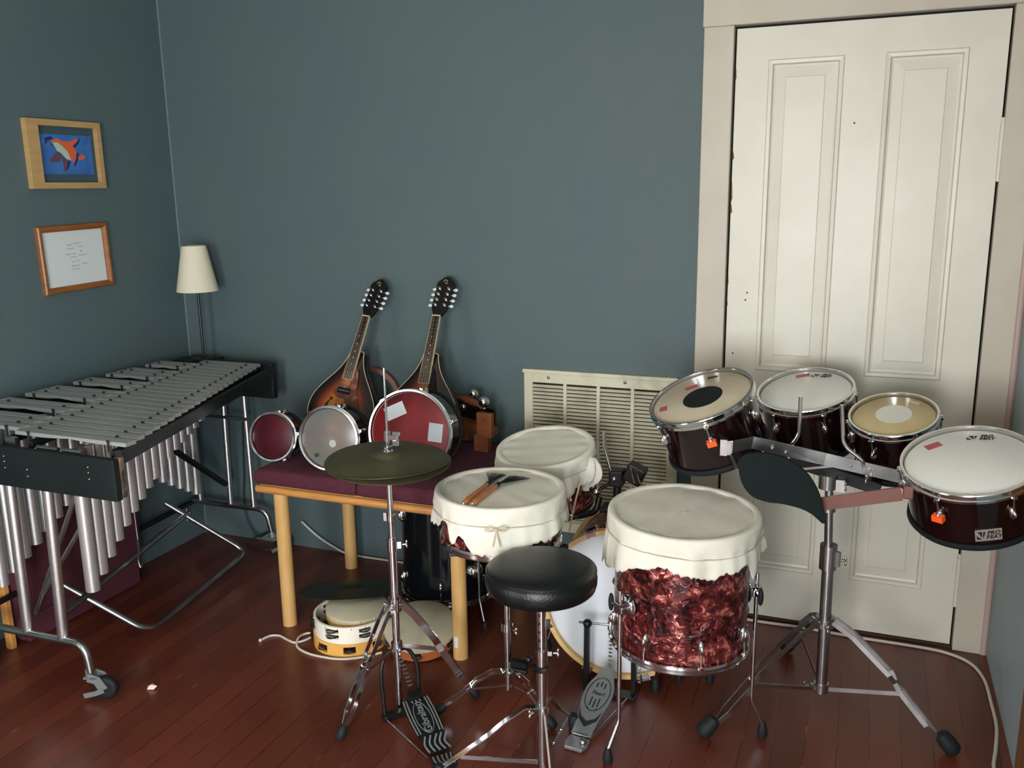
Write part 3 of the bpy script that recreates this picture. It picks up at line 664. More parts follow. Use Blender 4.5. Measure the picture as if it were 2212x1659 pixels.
# ------------------------------------------------------------------ mandolins leaning on the wall
def mandolin(label, B, T, yaw, kind, size=1.0):
    B, T = V(B), V(T); ydir = (T-B).normalized(); L_ = .70
    zd = V(sin(yaw), -cos(yaw), 0); zd = (zd-ydir*zd.dot(ydir)).normalized(); xd = ydir.cross(zd)
    X = Matrix((xd, ydir, zd)).transposed().to_4x4(); X.translation = B; X = X @ Matrix.Scale(size, 4)
    t = thing('mandolin', B, label, 'mandolin')
    half = [(0, 0), (.003, .035), (.014, .068), (.034, .095), (.062, .115), (.095, .1265), (.130, .128), (.162, .120), (.192, .104), (.222, .084), (.250, .064), (.278, .047), (.304, .036), (.328, .029), (.345, .024), (.350, 0)]
    out = cat([(w*1.11, y, 0) for y, w in half], 4); right = [(p.x, p.y) for p in out]; left = [(-x, y) for x, y in reversed(right[1:-1])]
    ol = right+left; D = .042
    bd = MB(X); n = len(ol)
    bd.add([(x*k, y if k == 1 else .15+(y-.15)*k, z) for k, z in ((0, -.014), (.5, -.012), (.85, -.006), (.97, -.001), (1, .002), (1, D), (.99, D+.001)) for x, y in ol], [(i*n+j, i*n+(j+1) % n, i*n+n+(j+1) % n, i*n+n+j) for i in range(6) for j in range(n)])
    body = obj('body', bd, 'mandark', t)
    tp = MB(X); ks = [0, .15, .3, .45, .6, .72, .84, .93, .985]
    P = []; vals = []
    for k in ks:
        for x, y in ol: P.append((x*k, .125+(y-.125)*k, D+.001+.009*(1-k*k)**1)); vals.append(k)
    tp.add(P, [(i*n+j, (i+1)*n+j, (i+1)*n+(j+1) % n, i*n+(j+1) % n) for i in range(len(ks)-1) for j in range(n)], True, vals)
    top = obj('soundboard', tp, 'burst', t, vals='ring')
    for s in (-1, 1):   # f-holes
        fh = MB(X); c = cat([(s*.050, .150, 0), (s*.058, .135, 0), (s*.066, .110, 0), (s*.076, .085, 0), (s*.086, .070, 0)], 6)
        wd = [.002+.005*sin(pi*i/(len(c)-1))**2 for i in range(len(c))]
        def zz(x, y): k = min(1, sqrt((x/.128)**2+((y-.125)/.15)**2)); return D+.0022+.009*(1-k*k)
        P = []
        for p, w_ in zip(c, wd): P += [(p.x-w_, p.y, zz(p.x-w_, p.y)), (p.x+w_, p.y, zz(p.x+w_, p.y))]
        fh.add(P, [(2*i, 2*i+1, 2*i+3, 2*i+2) for i in range(len(c)-1)])
        for q_, rr in (((s*.047, .152), .0062), ((s*.089, .068), .0072)): fh.add([(q_[0]+rr*cos(a*pi/8), q_[1]+rr*sin(a*pi/8), zz(*q_)+.0006) for a in range(16)], [tuple(range(16))])
        obj('sound_hole', fh, 'dark', top)
    bn = MB(X); bn.tube([(x, y, D+.001) for x, y in ol], .0014, 6, True); obj('binding', bn, 'cream', body)
    fb = MB(X); fb.prism([(-.0205, .234), (.0205, .234), (.0148, .480), (-.0148, .480)], D+.010, D+.019); fbo = obj('fingerboard', fb, 'rosewood', t)
    e = MB(X)
    for s in (-1, 1): e.strip([(s*.0207, .234, D+.015), (s*.0150, .480, D+.015)], (0, 0, 1), .009, .0012)
    e.box((0, .2335, D+.015), (.042, .001, .009)); obj('binding', e, 'cream', fbo)
    fr = MB(X); sc = .300
    for k in range(1, 21):
        y = .480-sc*(1-2**(-k/12)); wv = .0148+(.0205-.0148)*(.480-y)/.246
        if y > .236: fr.box((0, y, D+.0193), (wv*2, .0012, .0012))
    obj('frets', fr, 'chrome_dull', fbo)
    ins = MB(X)
    for y in (.402, .372, .342, .318, .292): ins.add([(.0022*cos(a*pi/4), y+.0022*sin(a*pi/4), D+.0194) for a in range(8)], [tuple(range(8))])
    obj('inlay_dots', ins, 'pearl', fbo)
    obj('nut', MB(X).box((0, .482, D+.0175), (.031, .0045, .006)), 'cream', t)
    nk = MB(X); nk.tube([(0, .335, D-.002), (0, .375, D+.006), (0, .483, D+.007)], [.019, .0155, .0140], 14, rx=.012); obj('neck', nk, 'mandark', t)
    hs = [(-.0155, .483), (-.026, .503), (-.0305, .515), (-.0315, .525), (-.0325, .590), (-.036, .612), (-.030, .622), (-.018, .632), (-.008, .640), (0, .642), (.008, .640), (.018, .632), (.030, .622), (.036, .612), (.0325, .590), (.0315, .525), (.0305, .515), (.026, .503), (.0155, .483)]
    Yh = X @ Matrix.Translation((0, .483, D+.014)) @ Matrix.Rotation(radians(-9), 4, 'X') @ Matrix.Translation((0, -.483, 0))
    hd = obj('headstock', MB(Yh).prism(hs, -.013, 0), 'ebony', t, bevel=.0015)
    sw = MB(Yh); sw.tube(cat([(-.012, .620, .0004), (-.004, .628, .0004), (.004, .622, .0004), (-.002, .614, .0004), (.008, .612, .0004)], 5), .0008, 5); obj('scroll_mark', sw, 'cream', hd)
    for s in (-1, 1):
        for k in range(4):
            y = .526+k*.0218
            pm = MB(Yh); pm.cyl((s*.0185, y, 0), (s*.0185, y, .010), .0030, 10); pm.cyl((s*.0185, y, 0), (s*.0185, y, .0015), .0055, 12); obj('tuning_post', pm, 'chrome', hd)
            bt = MB(Yh); bt.cyl((s*.028, y, -.008), (s*.037, y, -.008), .0022, 8); bt.sph((s*.0430, y, -.008), 1, 12, 8, (.0085, .0065, .0045)); obj('tuning_button', bt, 'pearl', hd)
    br = MB(X); br.bb((-.044, .094, D+.010), (.044, .101, D+.019)); br.cyl((-.034, .0975, D+.006), (-.034, .0975, D+.012), .005, 10); br.cyl((.034, .0975, D+.006), (.034, .0975, D+.012), .005, 10)
    obj('bridge', br, 'ebony', t)
    tl = MB(X); tl.prism([(-.018, .0), (.018, .0), (.022, .045), (.012, .052), (-.012, .052), (-.022, .045)], D+.011, D+.0125); obj('tailpiece', tl, 'chrome', t)
    st = MB(X)
    for k in range(8): x = (-1+2*(k//2)/3)*.0105+(.0014 if k % 2 else -.0014); x1 = (-1+2*(k//2)/3)*.0165+(.0018 if k % 2 else -.0018); st.cyl((x1*.9, .05, D+.014), (x1, .0975, D+.0205), .0003, 4); st.cyl((x1, .0975, D+.0205), (x, .482, D+.0215), .0003, 4)
    obj('strings', st, 'chrome_dull', t)
    if kind == 1:
        g = cat([(.020, .285, 0), (.034, .272, 0), (.044, .240, 0), (.050, .205, 0), (.064, .170, 0), (.079, .140, 0), (.076, .118, 0), (.052, .108, 0), (.028, .116, 0), (.018, .136, 0), (.010, .158, 0), (-.020, .160, 0), (-.042, .172, 0), (-.044, .192, 0), (-.032, .210, 0), (-.010, .214, 0), (.014, .212, 0), (.018, .26, 0)], 4)
        P = [(p.x, p.y, D+.013) for p in g]; gm = MB(X); gm.prism([(p[0], p[1]) for p in P], D+.0105, D+.0128); pk = obj('pickguard', gm, 'tortoise', t)
        p2 = MB(X); p2.bb((-.028, .178, D+.012), (.030, .200, D+.019)); p3 = obj('pickup', p2, 'ebony', pk, bevel=.003)
        p4 = MB(X); p4.bb((-.022, .1875, D+.019), (.024, .1905, D+.0195)); obj('pole_strip', p4, 'silverplate', pk)
    else:
        g = cat([(.019, .300, 0), (.030, .285, 0), (.040, .250, 0), (.052, .215, 0), (.074, .178, 0), (.084, .150, 0), (.080, .128, 0), (.058, .112, 0), (.036, .122, 0), (.030, .140, 0), (.026, .168, 0), (.020, .175, 0), (-.020, .176, 0), (-.020, .215, 0), (.019, .215, 0)], 4)
        gm = MB(X); gm.prism([(p.x, p.y) for p in g], D+.0105, D+.0125); pk = obj('pickguard', gm, 'ebony', t)
        p2 = MB(X); p2.tube(cat([(.058, .165, D+.0128), (.054, .172, D+.0128), (.060, .160, D+.0128)], 4), .0008, 5); obj('scroll_mark', p2, 'cream', pk)
    return t
mandolin('sunburst mandolin on the left, brown tortoise pickguard and pickup, leaning on the wall', (.938, -.305, .600), (1.026, -.02, 1.205), radians(-4), 1, 1.02)
mandolin('sunburst mandolin on the right, black pickguard, leaning on the wall behind the red drum', (1.291, -.315, .600), (1.304, -.02, 1.2), radians(-2), 2, 1.045)

# bent wood hoop between the mandolins
Xh = frame((.945, -.070, .716), (.25, -.95, .16), (1, 0, 0))
hh_ = MB(Xh); hh_.pipe(.130, .112, -.034, .010, 64); hh_.s = [True]*len(hh_.s)
obj('hand_drum_hoop', hh_, 'bentwood', label='empty bent wood hoop standing behind the left mandolin against the wall', cat_='hoop')

# sleigh bells lying over a wooden block instrument at the right end of the bench
wb = thing('wood_block_rack', (1.47, -.17, .589), 'reddish wooden block instrument on the right end of the bench', 'percussion instrument')
Rb = Matrix.Rotation(radians(-8), 3, 'Z')
obj('end_block', MB().box((1.515, -.215, .695), (.062, .024, .092), Rb), 'redwood', wb, bevel=.003)
pl_ = MB(); pl_.sph((1.517, -.2275, .720), .003, 8, 6); obj('nail_hole', pl_, 'dark', wb)
obj('foot_block', MB().box((1.495, -.195, .620), (.060, .030, .062), Rb), 'redwood', wb, bevel=.003)
obj('foot_block', MB().box((1.36, -.075, .620), (.060, .030, .062), Rb), 'redwood', wb, bevel=.003)
bm = MB(); bm.strip([(1.53, -.180, .662), (1.33, -.085, .668)], (0, 0, 1), .030, .045); obj('beam', bm, 'redwood', wb)
bm = MB(); bm.strip([(1.525, -.150, .71), (1.33, -.06, .715)], (0, 0, 1), .060, .012); obj('side_panel', bm, 'mandark', wb)
sb = thing('sleigh_bells', (1.43, -.15, .74), 'chrome sleigh bells on a wooden handle lying over the wooden block instrument', 'sleigh bells')
hnd = MB(); hnd.tube(cat([(1.330, -.080, .752), (1.38, -.110, .760), (1.44, -.145, .757), (1.485, -.175, .752)], 5), [.010]*6+[.013]*6+[.009]*4, 12); obj('handle', hnd, 'bentwood', sb)
for c, rr in (((1.490, -.165, .768), .0215), ((1.425, -.110, .782), .019), ((1.475, -.130, .735), .014), ((1.40, -.15, .738), .012)):
    b = MB(); b.sph(c, rr, 20, 14); b.cyl((c[0], c[1], c[2]-rr*.2), (c[0]-.01, c[1]+.01, c[2]-rr*1.3), .003, 8); bo = obj('jingle_bell', b, 'chrome', sb)
    sl = MB(frame(c, (-.4, -.8, .3))); sl.bb((-rr*.6, -.0012, rr*.99), (rr*.6, .0012, rr*1.005)); obj('bell_slot', sl, 'dark', bo)

# ------------------------------------------------------------------ under the bench
def tambourine(name, label, c, n, R_, h, shellmat, slots, head=None, headmat='skin_head', a0=0, tacks=0, xh=(1, 0, 0), double=False, slot_h=.008, sw=.35, catg='tambourine'):
    X = frame(c, n, xh); t = thing(name, c, label, catg); k = 96
    mb = MB(X); zs = [0, h]
    rows = [(h*.30, h*.30+slot_h), (h*.62, h*.62+slot_h)] if double else [(h*.5-slot_h, h*.5+slot_h)]
    zz = [0]+[z for r in rows for z in r]+[h]
    P = []; 
    for rr in (R_, R_-.008):
        for z in zz:
            for j in range(k): a = 2*pi*j/k; P.append((rr*cos(a), rr*sin(a), z))
    nz = len(zz); fs = []
    def inslot(j):
        if not slots: return False
        a = (2*pi*(j+.5)/k-a0) % (2*pi/slots); return abs(a-pi/slots) < sw/2
    for i in range(nz-1):
        for j in range(k):
            if i % 2 == 1 and inslot(j): continue
            fs.append((i*k+j, i*k+(j+1) % k, (i+1)*k+(j+1) % k, (i+1)*k+j))
            o = nz*k; fs.append((o+i*k+j, o+(i+1)*k+j, o+(i+1)*k+(j+1) % k, o+i*k+(j+1) % k))
    for j in range(k):
        o = nz*k; fs.append(((nz-1)*k+j, (nz-1)*k+(j+1) % k, o+(nz-1)*k+(j+1) % k, o+(nz-1)*k+j)); fs.append((j, o+j, o+(j+1) % k, (j+1) % k))
    mb.add(P, fs, True); obj('shell', mb, shellmat, t)
    for s in range(slots):
        a = a0+2*pi*(s+.5)/slots
        for (z0, z1) in rows:
            zc = (z0+z1)/2; j = MB(X @ Matrix.Translation(((R_-.004)*cos(a), (R_-.004)*sin(a), zc)))
            for dz in (-.0018, .0022): j.lathe([(0, dz+.001), (.008, dz+.0012), (.0185, dz), (.0185, dz-.0006), (.008, dz+.0004), (0, dz+.0003)], 20)
            j.cyl((0, 0, -slot_h*.9), (0, 0, slot_h*.9), .0012, 6); obj('jingle', j, 'jingle', t)
    if head:
        hd = MB(X); hd.lathe([(0, h+.0008), (R_-.001, h+.0008), (R_+.0012, h-.002), (R_+.0012, h-.010), (R_+.0004, h-.010)], 72); obj('drum_head', hd, headmat, t)
    if tacks:
        for s in range(tacks):
            a = 2*pi*s/tacks; q_ = MB(X); q_.sph(((R_+.001)*cos(a), (R_+.001)*sin(a), h-.006), .0026, 8, 5); obj('tack', q_, 'brass', t)
    return t, X
TC = (1.178, -.640)
tambourine('tambourine', 'yellow plywood tambourine, bottom one of the stack under the bench', (TC[0]-.003, TC[1]-.004, 0), (0, 0, 1), .131, .047, 'tambyel', 8, a0=radians(5), double=False, slot_h=.013, sw=.36, tacks=0)
tambourine('tambourine', 'white tambourine with double rows of jingles stacked on the yellow one', (TC[0], TC[1], .0475), (0.0, .0, 1), .132, .060, 'tambwhite', 7, a0=radians(-14), double=True, slot_h=.0135, sw=.38, tacks=18)
tambourine('hand_drum', 'small rawhide hand drum sitting inside the white tambourine', (TC[0]+.012, TC[1]+.012, .083), (.05, -.05, 1), .106, .040, 'hoopwood', 0, True, tacks=14, catg='hand drum')
tambourine('tambourine', 'orange wooden tambourine with a large cream head leaning by the front leg of the bench', (1.425, -.600, .036), (.10, -.24, .96), .124, .046, 'tamborange', 6, True, a0=radians(20), slot_h=.011, sw=.28, tacks=0)
# cymbals
def cymbal_mb(X, R_, bell, th=.0012, bow=.022, bh=.014):
    prof = []
    for i in range(9): s = i/8; prof.append((.005+(bell-.005)*s, bow+bh*(1-s**2.2)))
    for i in range(1, 17): s = i/16; prof.append((bell+(R_-bell)*s, bow*(1-s**1.7)))
    inner = [(r, z-th) for r, z in reversed(prof)]
    return MB(X).lathe(prof+inner, 96, True, True)
obj('cymbal', cymbal_mb(frame((1.080, -.492, .104), (-.10, .22, .97)), .188, .05, bow=.010, bh=.010), 'cymbal_dark', label='large dark cymbal leaning on the tambourine stack under the bench', cat_='cymbal')
# white rope
rp = [(.882, -.772, .004), (.895, -.735, .004), (.925, -.722, .004), (.965, -.735, .004), (1.005, -.745, .004), (1.030, -.725, .006), (1.038, -.695, .006), (1.020, -.672, .006), (1.002, -.690, .006), (1.006, -.725, .010), (1.030, -.765, .004), (1.085, -.790, .004), (1.15, -.795, .004), (1.22, -.785, .004), (1.285, -.745, .004), (1.325, -.70, .004)]
rm = MB(); rm.tube(cat(rp, 6), .0042, 8); rm.sph((.884, -.775, .006), .0065, 10, 7)
obj('rope', rm, 'rope', label='white rope curling on the floor around the tambourine stack', cat_='rope')

# black floor tom under the bench
def leg_rod(X_pts, foot=True):
    mb = MB(); mb.tube(fillet(X_pts, .02, 5), .005, 10); return mb
bt, Xb = drum('floor_tom', 'glossy black floor tom with chrome hoops standing under and behind the bench', (1.385, -.285, .462), (0, 0, 1), .180, .395, 'blacklac', 'headw', 6, radians(-74), lug_long=.050, both=True)
for a in (-33, 85, 150):
    a = radians(a); cx, cy = 1.385, -.285; ca, sa = cos(a), sin(a); p = lambda r, z: (cx+r*ca, cy+r*sa, z)
    br = MB(frame(p(.186, .20), (ca, sa, 0), (0, 0, 1))); br.lathe([(.032, -.012), (.030, .0), (.020, .012), (0, .016)], 24); bo = obj('leg_bracket', br, 'chrome', bt)
    obj('leg', MB().tube(fillet([p(.205, .36), p(.205, .10), p(.235, .016)], .02, 5), .0048, 10), 'chrome_dull', bt)
    obj('rubber_foot', MB(frame(p(.238, 0), (0, 0, 1))).lathe([(.011, 0), (.012, .012), (.008, .024), (.006, .026)], 16), 'rubber', bt)

# ------------------------------------------------------------------ stands
def braced_leg(par, hub, foot, knee=.45, lift=.03, gap=.013, width=.014, th=.0022, fr=.014, fl=.045, name='leg', mt='chrome'):
    """double braced tripod leg made of two pressed straps, ending in a rubber foot"""
    hub, foot = V(hub), V(foot); d = V(foot.x-hub.x, foot.y-hub.y, 0); Ld = d.length; dn = d.normalized(); pr = V(-dn.y, dn.x, 0)
    ft = foot+V(0, 0, .030)-dn*.012; mb = MB()
    kn = hub.lerp(ft, knee)+V(0, 0, lift); k2 = hub.lerp(ft, knee+.10)+V(0, 0, lift*.5)
    for s in (-1, 1):
        pts = [hub+pr*(s*gap), hub.lerp(kn, .35)+V(0, 0, lift*.35)+pr*(s*gap), kn-dn*.0+pr*(s*gap*1.05), kn.lerp(k2, .5)+pr*(s*gap*.55), k2+pr*(s*gap*.95), hub.lerp(ft, .86)+V(0, 0, lift*.15)+pr*(s*gap*.95), ft+pr*(s*.003)]
        mb.strip(pts, (0, 0, 1), width, th)
    for t in (.0, .40): p = hub.lerp(kn, t) if t == 0 else k2; mb.cyl(p-pr*(gap+.004), p+pr*(gap+.004), .0032, 8)
    lo = obj(name, mb, mt, par)
    ax = (ft-k2).normalized(); X = frame(ft-ax*.012, ax); fb = MB(X); fb.lathe([(fr*.45, 0), (fr*.8, .004), (fr, fl*.5), (fr*.95, fl*.85), (fr*.5, fl)], 18)
    mz = min(p.z for p in fb.v); fb.v = [V(p.x, p.y, p.z-mz+.001) if p.z-mz < .05 else V(p.x, p.y, p.z-mz+.001) for p in fb.v]
    obj('rubber_foot', fb, 'rubber', lo); return k2
def stay(par, a, b, mt='chrome', wd=.011): obj('stay_bar', MB().strip([a, b], (0, 0, 1), wd, .002), mt, par)
def wing(mb, p, dirv, l=.022):
    p = V(p); dirv = V(dirv).normalized(); mb.cyl(p, p+dirv*l*.5, .004, 10); q = p+dirv*l*.55; sd = dirv.cross(V(0, 0, 1)).normalized()
    mb.sph(q+V(0, 0, .007), .0055, 10, 6, (.6, .6, 1.2)); mb.sph(q+V(0, 0, -.007), .0055, 10, 6, (.6, .6, 1.2)); return mb
def collar(par, c, z, r, h=.03, wdir=(1, -.3, 0), mt='chrome', nm='height_clamp'):
    mb = MB(); mb.cyl((c[0], c[1], z-h/2), (c[0], c[1], z+h/2), r, 18); dv = V(wdir).normalized(); p = V(c[0], c[1], z)+dv*r
    mb.box(p+dv*.004, (.012, .011, h*.6), frame((0, 0, 0), (0, 0, 1), dv).to_3x3()); wing(mb, p+dv*.014, dv); return obj(nm, mb, mt, par)

# hi-hat
HX, HY = 1.547, -.980
hs_ = thing('hi_hat_stand', (HX, HY, 0), 'chrome hi-hat stand with tarnished cymbals and a black foot pedal in front of the bench', 'hi-hat')
obj('lower_tube', MB().cyl((HX, HY, .02), (HX, HY, .375), .0115, 20), 'chrome', hs_)
obj('middle_tube', MB().cyl((HX, HY, .36), (HX, HY, .560), .0125, 20), 'chrome', hs_)
obj('upper_tube', MB().cyl((HX, HY, .55), (HX, HY, .770), .0085, 18), 'chrome', hs_)
obj('pull_rod', MB().cyl((HX, HY, .76), (HX, HY, 1.058), .0035, 10), 'chrome', hs_)
collar(hs_, (HX, HY), .535, .0155, .034, (.9, .5, 0)); collar(hs_, (HX, HY), .350, .020, .040, (.3, -.9, 0), nm='leg_hub')
tc_ = MB(); tc_.cyl((HX, HY, .610), (HX, HY, .628), .013, 14); tc_.box((HX-.014, HY-.004, .622), (.010, .010, .024)); obj('memory_lock', tc_, 'chrome', hs_)
Xc = frame((HX, HY, .788), (.05, -.04, 1))
obj('cymbal', cymbal_mb(Xc, .178, .045, bow=.020, bh=.012), 'cymbal', hs_)
Xb2 = frame((HX, HY, .784), (.05, -.04, -1))
obj('cymbal', cymbal_mb(Xb2, .177, .045, bow=.018, bh=.012), 'cymbal', hs_)
cl = MB(frame((HX, HY, 0), (0, 0, 1))); cl.cyl((0, 0, .755), (0, 0, .772), .016, 18); cl.cyl((0, 0, .818), (0, 0, .824), .016, 18, .014); cl.cyl((0, 0, .826), (0, 0, .832), .015, 18); cl.cyl((0, 0, .832), (0, 0, .850), .006, 12); cl.cyl((0, 0, .848), (0, 0, .878), .0095, 12)
cl.box((.022, -.006, .862), (.024, .012, .012)); cl.box((.034, -.008, .874), (.020, .008, .010)); cl.box((.030, -.006, .846), (.016, .008, .014)); cl.box((.026, 0, .856), (.012, .014, .018)); obj('clutch', cl, 'chrome', hs_)
kl = braced_leg(hs_, (HX-.012, HY-.016, .350), (1.458, -1.172, 0), .42, .012, gap=.015); kr = braced_leg(hs_, (HX+.018, HY+.010, .350), (1.735, -.838, 0), .45, .020, gap=.012, width=.020)
stay(hs_, (HX-.004, HY-.010, .205), kl+V(0, 0, -.015)); stay(hs_, (HX+.010, HY+.006, .215), kr+V(0, 0, .0), wd=.013)
collar(hs_, (HX, HY), .215, .017, .026, (.6, -.7, 0), nm='stay_collar')
# pedal
tx, ty = 1.585, -.975; hx_, hy_ = 1.760, -1.140
fd = V(tx-hx_, ty-hy_, .058); fl_ = fd.length; Xp = frame((hx_, hy_, .016), V(0, 0, 1)-fd.normalized()*fd.normalized().z, V(fd.y, -fd.x, 0))
fb = MB(Xp)      # local x across, y towards the toe
ol = [(-.030, -.005), (-.036, -.040), (-.024, -.062), (0, -.068), (.024, -.062), (.036, -.040), (.030, -.005), (.031, .03), (.040, .08), (.044, .13), (.040, .18), (.028, .215), (.020, .222), (-.020, .222), (-.028, .215), (-.040, .18), (-.044, .13), (-.040, .08), (-.031, .03)]
heel = [(-.030, -.004), (-.036, -.040), (-.024, -.062), (0, -.068), (.024, -.062), (.036, -.040), (.030, -.004)]
boardp = [(p[0], p[1]) for p in cat([(x, y, 0) for x, y in [(.030, .004), (.031, .03), (.040, .08), (.044, .13), (.040, .18), (.028, .215), (.020, .222)]], 4)]
boardp = boardp+[(-x, y) for x, y in reversed(boardp)]
pb = obj('footboard', fb.prism(boardp, -.006, 0), 'blackmetal', hs_, bevel=.0015)
hp_ = obj('heel_plate', MB(frame((hx_, hy_, .008), (0, 0, 1), V(fd.y, -fd.x, 0))).prism(heel, -.006, .004), 'blackmetal', hs_, bevel=.0015)
wv = MB(Xp)
for k in range(-2, 3):
    off = k*.0155
    pts = cat([(off+.010*sin(0)+.004, .006, .0008), (off*.95-.002, .035, .0008), (off*1.05+.012 if abs(k) else off+.014, .065, .0008)], 6)
    wv.strip(pts, (1, 0, 0), .005, .001)
for s in (-1, 1):
    for q_ in (.020, .029, .038):
        pts = [(s*(q_-.001+.003*sin(pi*t)), .075+.135*t, .0008) for t in [i/12 for i in range(13)]]
        if q_ > .025: wv.strip(pts, (1, 0, 0), .0035, .001)
for k in (-1, 0, 1): wv.strip([(k*.012, .196, .0008), (k*.011, .218, .0008)], (1, 0, 0), .004, .001)
wv.tube([(.0235*cos(a)*1.0, .135+.060*sin(a), .0010) for a in [2*pi*i/40 for i in range(40)]], .0011, 6, True)
obj('wave_stripes', wv, 'greyprint', pb)
hwv = MB(frame((hx_, hy_, .0125), (0, 0, 1), V(fd.y, -fd.x, 0)))
for k in range(-2, 3): hwv.strip(cat([(k*.013+.002, -.008, 0), (k*.012-.001, -.03, 0), (k*.010+.003, -.055, 0)], 5), (1, 0, 0), .0045, .001)
obj('wave_stripes', hwv, 'greyprint', hp_)
obj('lettering', text_mb('Gibraltar', .031, Xp @ Matrix.Translation((0, .135, .0012)) @ Matrix.Rotation(pi/2, 4, 'Z'), bold=.0004), 'greyprint', pb)
pf_ = MB(); dn = V(fd.x, fd.y, 0).normalized(); pn = V(dn.y, -dn.x, 0)
for s in (-1, 1):
    b0 = V(HX, HY, 0)+pn*(s*.055); pf_.tube(cat([b0-dn*.030+V(0, 0, .004), b0-dn*.022+V(0, 0, .07), b0-dn*.012+V(0, 0, .15), V(HX, HY, .195)+pn*(s*.035), V(HX, HY, .205)+pn*(s*.012)], 6), .006, 10)
pf_.box((HX-dn.x*.03, HY-dn.y*.03, .012), (.125, .022, .018), frame((0, 0, 0), (0, 0, 1), pn).to_3x3()); obj('pedal_frame', pf_, 'blackmetal', hs_)
ch = MB(); a_, b_2 = V(tx, ty, .085), V(HX, HY, .200)+dn*-.006
for k in range(9):
    c_ = a_.lerp(b_2, (k+.5)/9); ch.box(c_, (.011, .004, .006), frame((0, 0, 0), (b_2-a_), pn).to_3x3()); ch.cyl(c_-pn*.008, c_+pn*.008, .0024, 8)
obj('chain', ch, 'chrome', hs_)
obj('toe_clip', MB(Xp).bb((-.020, .205, -.004), (.020, .235, .012)), 'blackmetal', hs_, bevel=.002)
for s in (-1,): obj('radius_rod', MB().cyl(V(hx_, hy_, .006)+pn*(s*.034), V(HX, HY, .010)-dn*.02+pn*(s*.058), .0026, 8), 'chrome', hs_)

# snare stand and drum
SX, SY = 1.841, -.830
ss = thing('snare_stand', (SX, SY, 0), 'low chrome snare stand with a flat tripod base behind the black stool', 'drum stand')
obj('lower_tube', MB().cyl((SX, SY, .050), (SX, SY, .262), .0105, 18), 'chrome', ss)
obj('upper_tube', MB().cyl((SX, SY, .25), (SX, SY, .500), .0080, 18), 'chrome', ss)
collar(ss, (SX, SY), .258, .0185, .026, (.8, -.5, 0)); collar(ss, (SX, SY), .108, .016, .024, (.9, -.2, 0), nm='leg_hub')
ck = MB(); ck.box((SX+.045, SY-.020, .150), (.050, .020, .026)); ck.cyl((SX+.030, SY-.034, .140), (SX+.075, SY-.036, .140), .006, 10); ck.sph((SX+.072, SY-.01, .168), .012, 12, 8); obj('tilter_clamp', ck, 'blackmetal', ss)
for fx, fy in ((1.668, -.962), (2.005, -.905), (1.860, -.640)):
    k2 = braced_leg(ss, (SX+(fx-SX)*.08, SY+(fy-SY)*.08, .112), (fx, fy, 0), .42, .022, gap=.010, width=.009)
    stay(ss, (SX, SY, .062), k2+V(0, 0, -.010), wd=.007)
for a in (228, 350, 105):
    a = radians(a); ca, sa = cos(a), sin(a); p = lambda r, z: (SX+r*ca, SY+r*sa, z)
    ar = obj('basket_arm', MB().strip([p(.006, .490), p(.10, .512), p(.186, .524)], (0, 0, 1), .012, .003), 'chrome', ss)
    obj('rubber_grip', MB().strip([p(.191, .516), p(.194, .556)], (-sa, ca, 0), .022, .016), 'rubber', ar)

